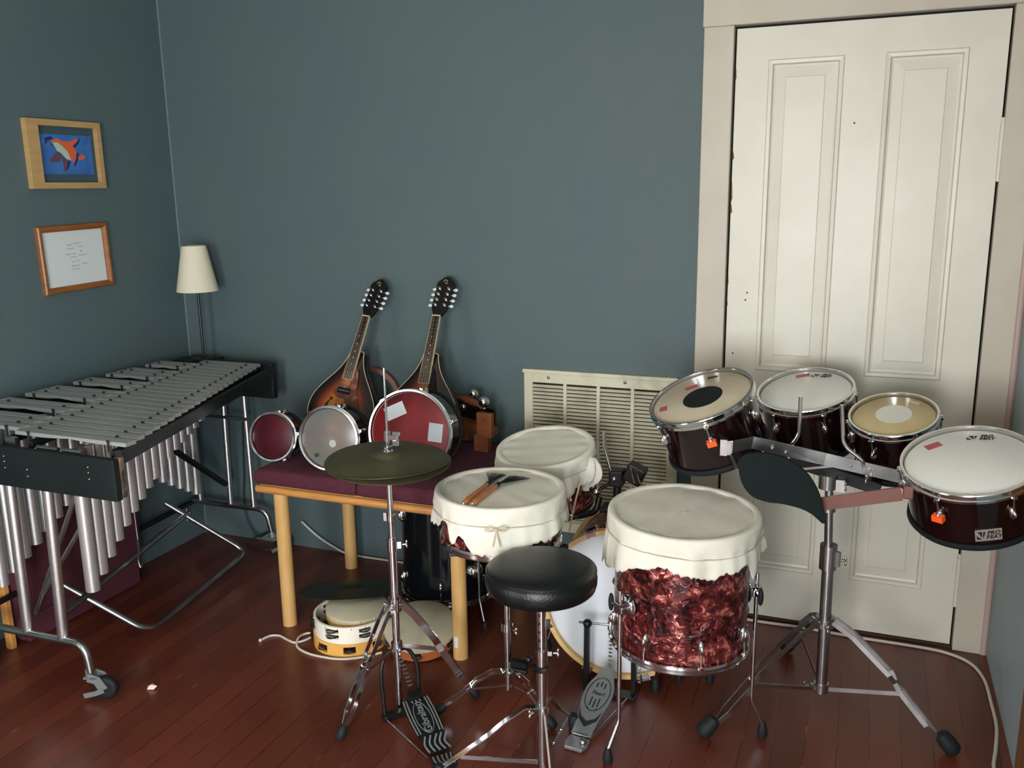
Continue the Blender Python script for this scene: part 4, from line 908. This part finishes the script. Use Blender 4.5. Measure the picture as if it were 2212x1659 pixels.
def cloth_cover(label, c, nrm, r, drop, seed, depth_top=.004, ruf=.010, cordz=.045, group=None, bow_a=None, flare=.03, seg=220, inner=.022):
    X = frame(c, nrm); random.seed(seed); ph = [random.random()*6.28 for _ in range(12)]
    fr_ = [5, 8, 13, 19, 27, 34]; am = [.30, .28, .22, .12, .08, .05]
    def ruff(a): return sum(am[i]*sin(fr_[i]*a+ph[i]) for i in range(6))
    jag = [random.uniform(-.0035, .0035) for _ in range(seg)]
    def hem(a): return drop(a)*(1+.05*sin(7*a+ph[6])+.05*sin(17*a+ph[7])+.03*abs(sin(31*a+ph[8]))+.02*sin(53*a+ph[1]))+jag[int(round(a/(2*pi)*seg)) % seg]
    mb = MB(X); P = []; rows = []
    for s in (0, .12, .25, .4, .55, .7, .82, .90):
        rr = (r-inner)*s/.9; rows.append([(rr*cos(a), rr*sin(a), -depth_top+.0016*s*sin(3*a*0+5*(rr/r)*cos(a-ph[9])*3)+.0012*s*sin(9*(rr/r)*cos(a-ph[10])+ph[11])) for a in [2*pi*j/seg for j in range(seg)]])
    A = [2*pi*j/seg for j in range(seg)]
    for dr, dz in ((-.0195, -.003), (-.017, .0003), (-.010, .0016), (-.003, .0012), (.0, -.001), (.0015, -.006)): rows.append([((r+dr)*cos(a), (r+dr)*sin(a), dz) for a in A])
    M_ = 14
    for k in range(1, M_+1):
        s = k/M_; row = []
        for a in A:
            d = hem(a)*s; tie = math.exp(-((d-cordz)/.012)**2) if cordz else 0
            q_ = min(1, d/.03); f = ruff(a); out = .0015+flare*max(0, d-.03)*1.0+ruf*q_*(.35+s)*max(f+.35, -.1)-.004*tie*q_
            row.append(((r+max(out, -.002))*cos(a), (r+max(out, -.002))*sin(a), -.006-d))
        rows.append(row)
    for row in rows: P += row
    n = seg; fs = [(i*n+j, i*n+(j+1) % n, (i+1)*n+(j+1) % n, (i+1)*n+j) for i in range(len(rows)-1) for j in range(n)]
    fs = [tuple(reversed(f)) for f in fs]; fs_ = fs
    mb.add(P, fs_, True)
    o = obj('drum_cover', mb, 'cloth', label=label, cat_='drum cover', group=group, solid=.0012)
    cd = MB(X); cr_ = [((r+.0035+ruf*.35*max(ruff(a)+.35, 0))*cos(a), (r+.0035+ruf*.35*max(ruff(a)+.35, 0))*sin(a), -.006-cordz+.002*sin(3*a+ph[3])) for a in A[::2]]
    cd.tube(cr_, .0013, 6, True)
    if bow_a is not None:
        Y = Matrix.Rotation(bow_a, 4, 'Z'); b = lambda x, y, z: (Y @ V(r+.010+x, y, -.006-cordz+z))
        cd.sph(b(.004, 0, 0), .006, 10, 7)
        for s in (-1, 1):
            cd.tube(cat([b(.004, 0, 0), b(.008, s*.018, .010), b(.008, s*.030, .002), b(.007, s*.018, -.004), b(.004, 0, 0)], 6), .0018, 6)
            cd.tube(cat([b(.004, 0, 0), b(.010, s*.004, -.018), b(.012, s*.010, -.045)], 6), .0020, 6)
    obj('tie_cord', cd, 'cord', o); return o, X
SD = V(1.830, -.838, .692)
drum('snare_drum', 'red pearl drum under a cotton cover on the low chrome stand, beside the hi-hat', SD, (.0, .0, 1), .1770, .152, 'redpearl', 'headw', 8, radians(20), lug_long=.040, both=False)
def d1(a):   # long in front, torn away at the left front
    a = (a+2*pi) % (2*pi); dg = math.degrees(a)
    base = .082+.050*math.exp(-((dg-288)/22)**2)+.012*math.exp(-((dg-330)/20)**2)
    base -= .030*math.exp(-((dg-236)/10)**2); base += .022*math.exp(-((dg-250)/4)**2); base -= .018*math.exp(-((dg-259)/4)**2)
    return base
cloth_cover('white cotton cover with a tied cord bow draped over the snare drum, brushes on top', SD+V(0, 0, .0045), (.0, .0, 1), .188, d1, 5, bow_a=radians(289))

# wire brushes
for k, (x0, dx, lab) in enumerate(((1.792, -.006, 'left one of two wire brushes with brown handles lying on the covered snare drum'), (1.817, .008, 'right one of two wire brushes with brown handles lying on the covered snare drum'))):
    z = SD.z+.0105; a = V(x0, -1.008+.004*k, z); b = V(x0+.004+dx*.3, -.850-.004*k, z+.002); t = thing('wire_brush', a, lab, 'drum brush', 'wire brushes on the snare drum')
    hb = MB(); dd = (b-a).normalized(); hb.tube([a, a+dd*.004, a+dd*.02, a+dd*.10, b], [.0045, .0068, .0078, .0070, .0062], 16); obj('handle', hb, 'stick', t)
    obj('end_cap', MB().sph(a-dd*.001, .0050, 12, 8), 'chrome', t)
    e = b+dd*.022; obj('ferrule', MB().tube([b, e], [.0074, .0060], 14), 'rubber', t)
    br = MB(); side = V(dd.y, -dd.x, 0)
    for i in range(46):
        u_ = (i/45-.5)*2+random.uniform(-.03, .03); tip = e+dd*.095*sqrt(max(.2, 1-.15*u_*u_))+side*(.034*u_+dx*3.2); tip.z = SD.z+.0065+random.random()*.003; br.tube([e+side*.004*u_, (e+tip)/2, tip], .00055, 4)
    obj('wire_fan', br, 'blackmetal', t)

# stool
TX, TY, TZ = 2.048, -1.100, .603
sl_ = thing('drum_stool', (TX, TY, 0), 'round black vinyl drum stool on a chrome post with drilled height holes', 'stool')
Xs = frame((TX, TY, TZ), (0, 0, 1))
st = MB(Xs); R_ = .143
prof = [(0, .0), (.06, -.0005), (.10, -.002), (.122, -.005), (.134, -.009), (.1395, -.0135), (.1400, -.0165), (.1395, -.020), (.1425, -.025), (.1440, -.036), (.1435, -.050), (.140, -.062), (.134, -.068), (.122, -.070), (0, -.070)]
st.lathe(prof, 80); seat = obj('seat', st, 'vinyl', sl_)
pp = MB(Xs); pp.ring(.1405, .0026, -.0168, 80, 8); obj('piping', pp, 'vinyl', seat)
obj('seat_bracket', MB(Xs).cyl((0, 0, -.096), (0, 0, -.075), .018, 18).bb((-.06, -.012, -.079), (.06, .012, -.075)), 'blackmetal', sl_)
obj('upper_tube', MB().cyl((TX, TY, .34), (TX, TY, .50), .0118, 20), 'chrome', sl_)
dh = MB(); vdir = V(2.772-TX, -3.097-TY, 0).normalized(); side = V(vdir.y, -vdir.x, 0)
for k in range(6):
    a = atan2(vdir.y, vdir.x)-.62; p = V(TX+.0119*cos(a), TY+.0119*sin(a), .368+k*.0235); Y = frame(p, (cos(a), sin(a), 0)); dh.X = Y; dh.lathe([(0, .0003), (.0042, .0003), (.0042, -.001)], 12)
obj('height_holes', dh, 'dark', sl_)
obj('lower_tube', MB().cyl((TX, TY, .015), (TX, TY, .345), .0148, 20), 'chrome', sl_)
collar(sl_, (TX, TY), .352, .0165, .020, (.9, .3, 0), nm='height_clamp')
bd_ = MB(); bd_.cyl((TX, TY, .300), (TX, TY, .318), .0155, 20); bo = obj('memory_band', bd_, 'blackmetal', sl_)
Yb = frame((TX+vdir.x*.0160+side.x*-.006, TY+vdir.y*.0160+side.y*-.006, .309), (vdir.x-side.x*.35, vdir.y-side.y*.35, 0), (side.x, side.y, 0)); rb = MB(Yb); rb.lathe([(0, .001), (.0072, .0008), (.0075, 0)], 16); r1 = obj('round_badge', rb, 'chrome', bo)
tb_ = MB(Yb)
for i in range(3): tb_.box((-.002+i*.0022, 0, .0013), (.0010, .008, .0004), Matrix.Rotation(radians(-25), 3, 'Z'))
obj('badge_mark', tb_, 'print', bo)
collar(sl_, (TX, TY), .190, .0185, .020, (-.5, -.9, 0), nm='leg_hub')
for fx, fy in ((1.800, -1.225), (2.065, -.880), (2.165, -1.330)):
    d_ = V(fx-TX, fy-TY, 0).normalized(); pr = V(-d_.y, d_.x, 0); hub = V(TX, TY, .195)+d_*.016; ft = V(fx, fy, .03); lg_ = MB()
    lg_.strip([hub, hub+d_*.030+V(0, 0, .002), hub.lerp(ft, .32)+V(0, 0, .018), hub.lerp(ft, .50)+V(0, 0, .008), ft], pr, .019 if fy > -1.3 else .005, .003); lo = obj('leg', lg_, 'chrome', sl_)
    fb = MB(frame((fx, fy, 0), (d_.x*.0, d_.y*.0, 1))); fb.lathe([(.013, 0), (.016, .008), (.015, .03), (.009, .045)], 18); obj('rubber_foot', fb, 'rubber', lo)
    stay(sl_, V(TX, TY, .030)+d_*.012, hub.lerp(ft, .78)+V(0, 0, -.004), wd=.012)

# bass drum
BC = V(2.120, -.600, .263); bn_ = V(.06, -1, .05).normalized()
bass, Xbd = drum('bass_drum', 'bass drum with white head and maple hoop on the floor behind the drum pedal', BC, bn_, .238, .36, 'redpearl', 'bass', 8, radians(22), V(0, 0, 1).cross(bn_), hoop='wood', bottom='none', inset=.016, lug_long=.05)
hb2 = MB(Xbd); hb2.pipe(.244, .230, -.36, -.33); obj('hoop', hb2, 'hoopwood', bass)
for k in range(8):
    a = radians(22)+2*pi*k/8; Y = Xbd @ Matrix.Rotation(a, 4, 'Z'); ck = MB(Y); ck.prism([(.228, -.014), (.252, -.017), (.252, .017), (.228, .014), (.234, 0)], -.001, .003); ck.bb((.245, -.013, -.034), (.252, .013, .003)); obj('claw_hook', ck, 'chrome', bass)
for s, (x, y) in ((1, (2.395, -.49)), (-1, (1.845, -.47))):
    sp = MB(); sp.tube([(BC.x+s*.225, y, .20), (x, y-.01, .035)], .0055, 10); so = obj('spur', sp, 'chrome', bass); obj('rubber_foot', MB(frame((x, y-.01, 0), (0, 0, 1))).lathe([(.011, 0), (.013, .012), (.008, .038)], 16), 'rubber', so)
sp = MB(); sp.cyl((2.300, -.528, .030), (2.275, -.52, .10), .006, 10); so = obj('anchor_spur', sp, 'blackmetal', bass); obj('rubber_foot', MB(frame((2.302, -.528, 0), (0, 0, 1))).lathe([(.010, 0), (.012, .008), (.009, .03), (.006, .036)], 16), 'rubber', so)

# double tom holder standing on the bass drum
th_ = thing('tom_holder', (2.06, -.40, .50), 'black double tom holder with chrome rods standing on top of the bass drum', 'tom holder')
obj('base_plate', MB().box((2.06, -.40, .505), (.10, .07, .016)), 'blackmetal', th_, bevel=.004)
obj('post', MB().cyl((2.06, -.40, .50), (2.062, -.40, .63), .013, 16), 'blackmetal', th_)
cb = MB(); cb.box((2.062, -.405, .615), (.045, .055, .055)); cb.box((2.120, -.40, .632), (.062, .050, .060), Matrix.Rotation(radians(24), 3, 'Y')); obj('clamp_block', cb, 'blackmetal', th_, bevel=.006)
cc = MB()
for o_ in (0, .018): cc.strip([(2.112+o_, -.430, .662), (2.118+o_, -.432, .640), (2.126+o_, -.430, .610)], (1, 0, 0), .004, .004)
obj('clamp_straps', cc, 'chrome', th_); obj('clamp_bolt', MB().sph((2.060, -.435, .618), .009, 12, 8), 'chrome', th_); obj('ball_joint', MB().sph((1.998, -.425, .566), .016, 14, 10), 'chrome', th_)
obj('mounting_rod', MB().tube(fillet([(2.018, -.41, .768), (2.020, -.41, .715), (2.045, -.405, .620)], .03, 6), .0058, 12), 'chrome', th_)
obj('mounting_rod', MB().tube(fillet([(2.050, -.41, .600), (1.995, -.42, .565), (1.90, -.41, .560)], .02, 6), .0058, 12), 'blackmetal', th_)
obj('mounting_rod', MB().tube(fillet([(2.01, -.43, .55), (2.000, -.44, .500), (1.955, -.50, .500)], .02, 6), .010, 12), 'blackmetal', th_)

RC = V(1.822, -.425, .700)
drum('rack_tom', 'wine red rack tom under a cotton cover, mounted behind the snare drum', RC, (-.044, -.173, .984), .1520, .205, 'redpearl', 'headw', 6, radians(15), lug_long=.045, both=True)
def d2(a):
    dg = math.degrees((a+2*pi) % (2*pi)); return .065+.035*math.exp(-((dg-300)/40)**2)+.055*math.exp(-((dg-262)/14)**2)
n_ = V(-.044, -.173, .984).normalized()
cloth_cover('cotton cover draped over the rack tom in front of the cream wall grille', RC+n_*.0045, n_, .163, d2, 11, ruf=.013, cordz=.040)
# bunched corner of that cover, at the right
gw = MB(frame((1.990, -.455, .690), (.2, 0, 1))); P = []; n = 26; m_ = 9
for i in range(m_+1):
    s = i/m_
    for j in range(n):
        a = 2*pi*j/n; rr = (.012+.030*sin(pi*min(1, s*1.15))**.8)*(1+.16*sin(4*a+2*s)+.12*sin(7*a+1)); P.append((rr*cos(a)*.9, rr*sin(a)*.7, -.115*s))
gw.add(P, [(i*n+j, (i+1)*n+j, (i+1)*n+(j+1) % n, i*n+(j+1) % n) for i in range(m_) for j in range(n)]+[tuple(range(n)), tuple(m_*n+j for j in reversed(range(n)))])
gwo = obj('gathered_corner', gw, 'cloth', [o for o in COL.objects if o.name.startswith('drum_cover')][-1])
cw = MB(); cw.tube(cat([(1.985, -.560, .640), (1.978, -.585, .590), (1.966, -.588, .530), (1.956, -.585, .480)], 6), .003, 8)
obj('hanging_tie', cw, 'cord', [o for o in COL.objects if o.name.startswith('drum_cover')][-1])

# bass drum pedal
bp = thing('bass_drum_pedal', (2.10, -.80, 0), 'grey bass drum pedal with an oval grip plate, clamped to the white bass drum', 'drum pedal')
hxb, hyb = 2.102, -.930; txb, tyb = 2.122, -.705; fd = V(txb-hxb, tyb-hyb, .088); Xq = frame((hxb, hyb, .018), V(0, 0, 1)-fd.normalized()*fd.normalized().z, V(fd.y, -fd.x, 0))
bl_ = [(p.x, p.y) for p in cat([(.030, .0, 0), (.031, .03, 0), (.036, .08, 0), (.044, .125, 0), (.042, .17, 0), (.030, .205, 0), (.020, .238, 0), (.012, .245, 0)], 4)]; bl_ += [(-x, y) for x, y in reversed(bl_)]
fbq = obj('footboard', MB(Xq).prism(bl_, -.007, 0), 'silverplate', bp, bevel=.002)
hq = obj('heel_plate', MB(frame((hxb, hyb, .010), (0, 0, 1), V(fd.y, -fd.x, 0))).prism([(-.030, -.003), (-.034, -.035), (-.026, -.060), (.026, -.060), (.034, -.035), (.030, -.003)], -.008, .004), 'silverplate', bp, bevel=.003)
obj('hinge', MB(Xq).cyl((-.024, -.002, .001), (.024, -.002, .001), .0038, 10), 'chrome_dull', bp)
gp = MB(Xq); gp.tube([(.0345*cos(a), .143+.060*sin(a), .0012) for a in [2*pi*i/48 for i in range(48)]], .0012, 6, True)
for x in (-.012, 0, .012):
    gp.box((x, .180-abs(x)*.4, .0010), (.0035, .018, .001)); gp.box((x, .110+abs(x)*.4, .0010), (.0035, .030, .001))
for s in (-1, 1): gp.box((s*.013, .091, .0010), (.0035, .0035, .001))
gp.prism([(-.034, .088), (-.028, .052), (0, .026), (.028, .052), (.034, .088), (.022, .060), (0, .046), (-.022, .060)], .0004, .0014)
obj('grip_pattern', gp, 'print', fbq)
obj('lettering', text_mb('Pearl', .019, Xq @ Matrix.Translation((0, .146, .0012)), shear=.25), 'print', fbq)
pfb = MB(); pfb.strip([(2.044, -.685, .012), (2.046, -.683, .225)], (1, 0, 0), .016, .018); pfb.strip([(2.190, -.665, .012), (2.188, -.663, .215)], (1, 0, 0), .015, .018); pfb.sph((2.047, -.684, .232), .014, 14, 10); pfb.bb((2.035, -.695, .004), (2.200, -.655, .014))
obj('pedal_frame', pfb, 'blackmetal', bp, bevel=.002)
obj('axle', MB().cyl((2.020, -.684, .232), (2.200, -.664, .236), .0042, 12), 'chrome', bp)
cm = MB(); cm.box((2.120, -.672, .236), (.018, .026, .030)); cm.cyl((2.112, -.673, .236), (2.130, -.673, .236), .016, 16); cm.box((2.121, -.676, .212), (.014, .012, .018)); obj('cam', cm, 'chrome_dull', bp)
cn = MB()
for k in range(8): cc_ = V(2.122, -.684, .205).lerp(V(2.123, -.697, .112), (k+.5)/8); cn.box(cc_, (.009, .004, .0055)); cn.cyl(cc_-V(.006, 0, 0), cc_+V(.006, 0, 0), .0022, 8)
obj('chain', cn, 'chrome', bp)
obj('beater_rod', MB().cyl((2.150, -.672, .236), (2.150, -.708, .400), .0030, 8).cyl((2.150, -.716, .398), (2.150, -.690, .404), .018, 16), 'chrome_dull', bp)
spr = MB(); spr.tube([(2.205+.005*cos(a), -.665+.005*sin(a), .05+.13*a/(2*pi*16)) for a in [i*.5 for i in range(int(2*pi*16/.5))]], .0010, 5); obj('spring', spr, 'chrome', bp)
fx = MB(); fx.sph((2.118, -.960, .018), .012, 12, 8, (1, 1, .8)); obj('side_foot', fx, 'chrome_dull', bp)
for s in (-1, 1): obj('base_rod', MB().cyl((hxb+s*.026, hyb, .008), (2.118+s*.06, -.69, .010), .0030, 8), 'chrome_dull', bp)

# floor tom
FC = V(2.357, -.819, .680); fn = V(.02, -.03, 1).normalized()
ft_, Xf = drum('floor_tom', 'large red pearl floor tom on three chrome legs under a ragged cotton cover', FC, fn, .1915, .378, 'redpearl', 'headw', 8, radians(-62), lug_long=.046, both=True, bottom='hoop')
for a in (229.5, 21, 118):
    a = radians(a); ca, sa = cos(a), sin(a); p = lambda r, z: V(FC.x+r*ca, FC.y+r*sa, z)
    br = MB(frame(p(.181, .450), (ca, sa, 0), (0, 0, 1))); br.lathe([(.001, .010), (.020, .008), (.030, .002), (.034, -.002)], 24); br.v = [p_ for p_ in br.v]
    br.X = frame(p(.198, .452), (ca, sa, 0), (0, 0, 1)); br.box((0, 0, 0), (.030, .030, .036)); br.box((-.005, 0, .004), (.018, .036, .018)); bo = obj('leg_bracket', br, 'chrome', ft_, bevel=.002)
    tn = MB(); q_ = p(.205, .450); sd = V(-sa, ca, 0)*(-1 if a < 3 else -1 if a > 3.5 else 1); tn.cyl(q_, q_+sd*.034, .0045, 10); obj('wing_screw', tn, 'chrome', bo); tk = MB(); tk.sph(q_+sd*.042, 1, 12, 8, (.008, .008, .026)); obj('rubber_knob', tk, 'rubber', bo)
    obj('leg', MB().tube(fillet([p(.205, .500), p(.205, .115), p(.246, .024)], .012, 5), .0060, 12), 'chrome', ft_)
    dirf = V(ca*.4, sa*.4, -.9).normalized(); fb = MB(frame(p(.240, .0), (0, 0, 1))); fb.lathe([(.0125, 0), (.0145, .010), (.0125, .026), (.008, .042), (.0065, .046)], 18); obj('rubber_foot', fb, 'rubber', ft_)
def d3(a):
    dg = math.degrees((a+2*pi) % (2*pi)); return .082+.035*math.exp(-((dg-338)/4)**2)+.022*math.exp(-((dg-352)/4)**2)-.008*math.exp(-((dg-325)/8)**2)+.052*math.exp(-((dg-212)/24)**2)-.006*math.exp(-((dg-262)/12)**2)+.006*math.exp(-((dg-305)/14)**2)+.03*math.exp(-((dg-185)/18)**2)
cloth_cover('ragged white cotton cover draped over the large red pearl floor tom', FC+fn*.0045, fn, .2025, d3, 23, ruf=.011, cordz=.042, flare=.06)

# ------------------------------------------------------------------ four marching toms on a rack
QX, QY = 2.722, -.600
qs = thing('tom_rack_stand', (QX, QY, 0), 'heavy double braced chrome stand on the right carrying the rack of four toms', 'drum stand')
obj('lower_tube', MB().cyl((QX+.006, QY, .095), (QX+.003, QY, .500), .0165, 22), 'chrome_dull', qs)
obj('upper_tube', MB().cyl((QX+.003, QY, .49), (QX-.008, QY, .735), .0115, 20), 'chrome_dull', qs)
collar(qs, (QX+.002, QY), .515, .0235, .072, (.9, -.35, 0), 'chrome_dull'); collar(qs, (QX+.004, QY), .318, .0255, .030, (.2, -.9, 0), 'chrome_dull', nm='leg_hub'); collar(qs, (QX+.006, QY), .112, .021, .026, (-.9, -.2, 0), 'chrome_dull', nm='stay_collar')
cp = MB(); cp.cyl((QX-.012, QY, .715), (QX-.012, QY, .755), .024, 20); cp.box((QX+.018, QY, .728), (.030, .022, .034)); wing(cp, (QX+.035, QY-.02, .735), (0, -1, 0)); obj('head_clamp', cp, 'chrome_dull', qs); obj('collar_ring', MB().cyl((QX-.006, QY, .65), (QX-.006, QY, .675), .020, 18), 'chrome_dull', qs)
for fx, fy in ((2.438, -.790), (3.062, -.640), (2.610, -.235)):
    d_ = V(fx-QX, fy-QY, 0).normalized(); k2 = braced_leg(qs, V(QX+.004, QY, .325)+d_*.025, (fx, fy, 0), .52, .030, gap=.016, width=.014, fr=.024, fl=.066, mt='chrome_dull')
    stay(qs, V(QX+.006, QY, .108)+d_*.02, k2+V(0, 0, -.01), 'chrome_dull', .012)
rk = thing('tom_rack', (2.70, -.62, .74), 'flat steel carrier bar with two cranked rods, brown side bar and black curved pad', 'drum rack')
mb = MB(); mb.strip([(2.447, -.760, .851), (2.468, -.757, .855), (2.511, -.672, .848), (2.700, -.640, .810), (2.890, -.622, .775)], (0, 0, 1), .034, .004); obj('main_bar', mb, 'chrome_dull', rk)
mb = MB(); mb.box((2.447, -.755, .852), (.018, .016, .044)); mb.box((2.461, -.764, .852), (.014, .010, .034)); mb.strip([(2.466, -.768, .835), (2.492, -.845, .826)], (0, 0, 1), .010, .003); obj('left_bracket', mb, 'chrome_dull', rk)
for pts in ([(2.628, -.630, .976), (2.629, -.630, .868), (2.608, -.630, .838), (2.606, -.630, .80)], [(2.733, -.630, .961), (2.744, -.630, .850), (2.795, -.630, .812), (2.800, -.630, .79)]):
    obj('cranked_rod', MB().tube(fillet(pts, .022, 6), .0055, 12), 'chrome', rk)
bt_ = MB()
for x, z in ((2.565, .838), (2.600, .828), (2.765, .796), (2.815, .790), (2.82, .775), (2.478, .842)): yb = -.624-(2.89-x)*.125*(1 if x < 2.7 else .09*1.0)-(.004 if x < 2.7 else 0); bt_.cyl((x, yb, z), (x, yb-.007, z), .0055, 6); bt_.sph((x, yb-.009, z), .0042, 8, 6)
wing(bt_, (2.565, -.630, .822), (-.5, -1, -.4), .03); wing(bt_, (2.812, -.630, .772), (-.4, -1, -.4), .03); obj('bolts', bt_, 'chrome', rk)
lbm = MB(); lbm.strip([(2.655, -.6245, .812), (2.742, -.6245, .798)], (0, 0, 1), .018, .0008); lb = obj('pale_sticker', lbm, 'tag', rk)
lm_ = MB(); random.seed(9)
for i in range(5):
    for j in range(2): x = 2.665+i*.016; z = .8135-(x-2.655)*.16+(.004 if j else -.004); lm_.box((x, -.6252, z), (.006, .0006, .003), Matrix.Rotation(random.uniform(-.6, .6), 3, 'Y')); lm_.box((x+.003, -.6252, z), (.0015, .0006, .005))
obj('faded_marks', lm_, 'greyprint', lb)
mb = MB(); mb.strip([(2.535, -.575, .800), (2.845, -.575, .722)], (0, 0, 1), .034, .034); obj('under_beam', mb, 'blackmetal', rk, bevel=.003)
mb = MB(); mb.cyl((2.598, -.60, .82), (2.600, -.58, .775), .006, 10); mb.cyl((2.815, -.60, .78), (2.815, -.58, .735), .007, 12); mb.strip([(2.545, -.66, .815), (2.605, -.65, .822)], (0, 0, 1), .006, .003); mb.strip([(2.640, -.640, .775), (2.730, -.632, .792)], (0, 0, 1), .006, .003); obj('support_rods', mb, 'chrome_dull', rk)
mb = MB(); mb.strip([(2.700, -.800, .737), (2.888, -.800, .787)], (0, 0, 1), .034, .010); obj('side_bar', mb, 'brownbar', rk, bevel=.001)
mb = MB(); mb.box((2.903, -.795, .792), (.024, .024, .034)); obj('end_block', mb, 'brownbar', rk, bevel=.004)
mb = MB(); mb.strip([(2.886, -.622, .775), (2.902, -.70, .782), (2.900, -.790, .790)], (0, 0, 1), .030, .004); mb.sph((2.892, -.63, .800), .006, 8, 6); obj('corner_bracket', mb, 'chrome_dull', rk)
# curved pad: extruded outline, bowed towards the stand at its middle
pad = [(2.496, .844), (2.503, .856), (2.524, .871), (2.572, .877), (2.617, .868), (2.663, .838), (2.693, .794), (2.708, .751), (2.716, .712), (2.708, .708), (2.691, .725), (2.657, .742), (2.611, .750), (2.578, .750), (2.537, .760), (2.509, .792)]
pv = [(p.x, p.y) for p in cat([(x, z, 0) for x, z in pad]+[(pad[0][0], pad[0][1], 0)], 3)][:-1]; cxp, czp = 2.600, .805
mb = MB(); n = len(pv); P = []
yc = lambda x: -.868+.9*(x-2.605)**2*1.0
lay = [(1, 0), (1.0, .014)]
for side_ in (0, .014):
    for k in ((0.0, .35, .7, 1) if side_ == 0 else (1, .7, .35, 0.0)):
        for x, z in pv: xx = cxp+(x-cxp)*k; zz_ = czp+(z-czp)*k; P.append((xx, yc(xx)+side_, zz_))
mb.add(P, [(i*n+j, i*n+(j+1) % n, (i+1)*n+(j+1) % n, (i+1)*n+j) for i in range(7) for j in range(n)], True); obj('curved_pad', mb, 'pad', rk)

def logo_on_head(s, px_, py_, rot):
    def f(X, h, R_, z):
        Y = X @ Matrix.Translation((px_, py_, z)) @ Matrix.Rotation(radians(rot), 4, 'Z'); g = MB(Y)
        g.prism([(-.030*s, .008*s), (-.018*s, .008*s), (-.018*s, -.008*s)], .0002, .0007); g.prism([(-.034*s, .002*s), (-.030*s, -.002*s), (-.022*s, -.009*s), (-.034*s, -.009*s)], .0002, .0007); g.prism([(-.016*s, .008*s), (-.010*s, .008*s), (-.016*s, -.009*s)], .0002, .0007)
        obj('maker_logo', g, 'print', h); obj('lettering', text_mb('PRO\nBEAT', .014*s, Y @ Matrix.Translation((.010*s, 0, .0005)), shear=.2, bold=.0006*s), 'print', h)
    return f
T1 = drum('tom_drum', 'leftmost tom on the rack, aged head with a black centre dot', (2.354, -.601, .955), (-.272, -.294, .916), .152, .178, 'wine', 'headaged', 6, radians(-78), (.94, -.05, .26), bottom='rubber', lug_long=.035, lugmark=(0,), group=None,
    head_extra=multi(disc('dot', .058, .004, .000), patch('tapered', -.040, .070, .038, .020, 18), patch('tapered', -.108, -.030, .022, .026, 10), patch('print', .018, .110, .030, .010, 2, 'maker_mark')))
T2 = drum('tom_drum', 'second tom from the left on the rack, plain white head tilted to the room', (2.621, -.314, .929), (-.14, -.27, .953), .143, .185, 'wine', 'headw', 6, radians(-68), (1, 0, .14), bottom='rubber', lug_long=.035,
    head_extra=multi(patch('tapered', -.012, .105, .042, .018, 12), logo_on_head(1.0, .048, .094, -14)))
T3 = drum('tom_drum', 'smallest tom on the rack, tan head with a white centre dot', (2.867, -.449, .904), (-.131, -.304, .944), .119, .170, 'wine', 'headtan', 6, radians(-60), (1, 0, .14), bottom='rubber', lug_long=.035,
    head_extra=multi(disc('whitedot', .048, .001, .010), patch('headaged', .058, .066, .030, .012, -30, 'maker_mark')))
T4 = drum('tom_drum', 'rightmost tom on the rack, white head and a silver badge on its shell', (3.037, -.730, .871), (-.163, -.288, .944), .158, .162, 'wine', 'headw', 6, radians(-122), (1, 0, .17), bottom='rubber', lug_long=.035, lugmark=(0,),
    head_extra=multi(patch('tapered', -.075, .082, .040, .022, 28), logo_on_head(1.05, .040, .106, -6)))
# name badge on the shell of the last tom
t4, X4 = T4; am = radians(-83); Yb = X4 @ Matrix.Rotation(am, 4, 'Z') @ Matrix.Translation((.1485, 0, -.120)); Yb = Yb @ Matrix(((0, 0, 1, 0), (1, 0, 0, 0), (0, 1, 0, 0), (0, 0, 0, 1)))
bg = obj('name_badge', MB(Yb).bb((-.029, -.016, -.001), (.029, .016, .0012)), mat('badge_foil', rgb(168, 156, 146), .4, .3), t4)
g = MB(Yb); g.prism([(-.024, .011), (-.014, .011), (-.014, -.006)], .0012, .0018); g.prism([(-.026, .002), (-.022, -.004), (-.014, -.011), (-.026, -.011)], .0012, .0018); g.prism([(-.012, .010), (-.006, .010), (-.012, -.010)], .0012, .0018)
obj('maker_logo', g, 'print', bg); obj('lettering', text_mb('PRO\nBEAT', .0145, Yb @ Matrix.Translation((.011, 0, .0015)), shear=.2, bold=.0005), 'print', bg)

# ------------------------------------------------------------------ cables
cb = [(.545, -.02, .125), (.62, -.02, .07), (.70, -.02, .03), (.78, -.022, .008), (.95, -.022, .006), (1.25, -.02, .006), (1.7, -.03, .006), (2.2, -.035, .006), (2.48, -.045, .006), (2.637, -.040, .006), (2.822, -.048, .006), (3.02, -.048, .006), (3.110, -.062, .006), (3.172, -.110, .006), (3.200, -.20, .006), (3.205, -.33, .006), (3.205, -.46, .006), (3.190, -.58, .006), (3.175, -.68, .006), (3.185, -.80, .006)]
obj('power_cable', MB().tube(cat(cb, 6), .0052, 8), 'cable', label='pale grey cable running along the foot of the back wall and past the door', cat_='cable')
bc = [(.270, -.02, .55), (.262, -.02, .42), (.255, -.02, .30), (.245, -.022, .20), (.262, -.03, .10), (.320, -.04, .035), (.38, -.05, .06), (.40, -.06, .075), (.36, -.06, .055), (.31, -.06, .03), (.285, -.07, .008), (.32, -.10, .006), (.40, -.10, .006), (.47, -.06, .006)]
obj('black_cord', MB().tube(cat(bc, 6), .003, 8), 'blackcable', label='thin black cord looping down the wall in the corner behind the vibraphone', cat_='cable')
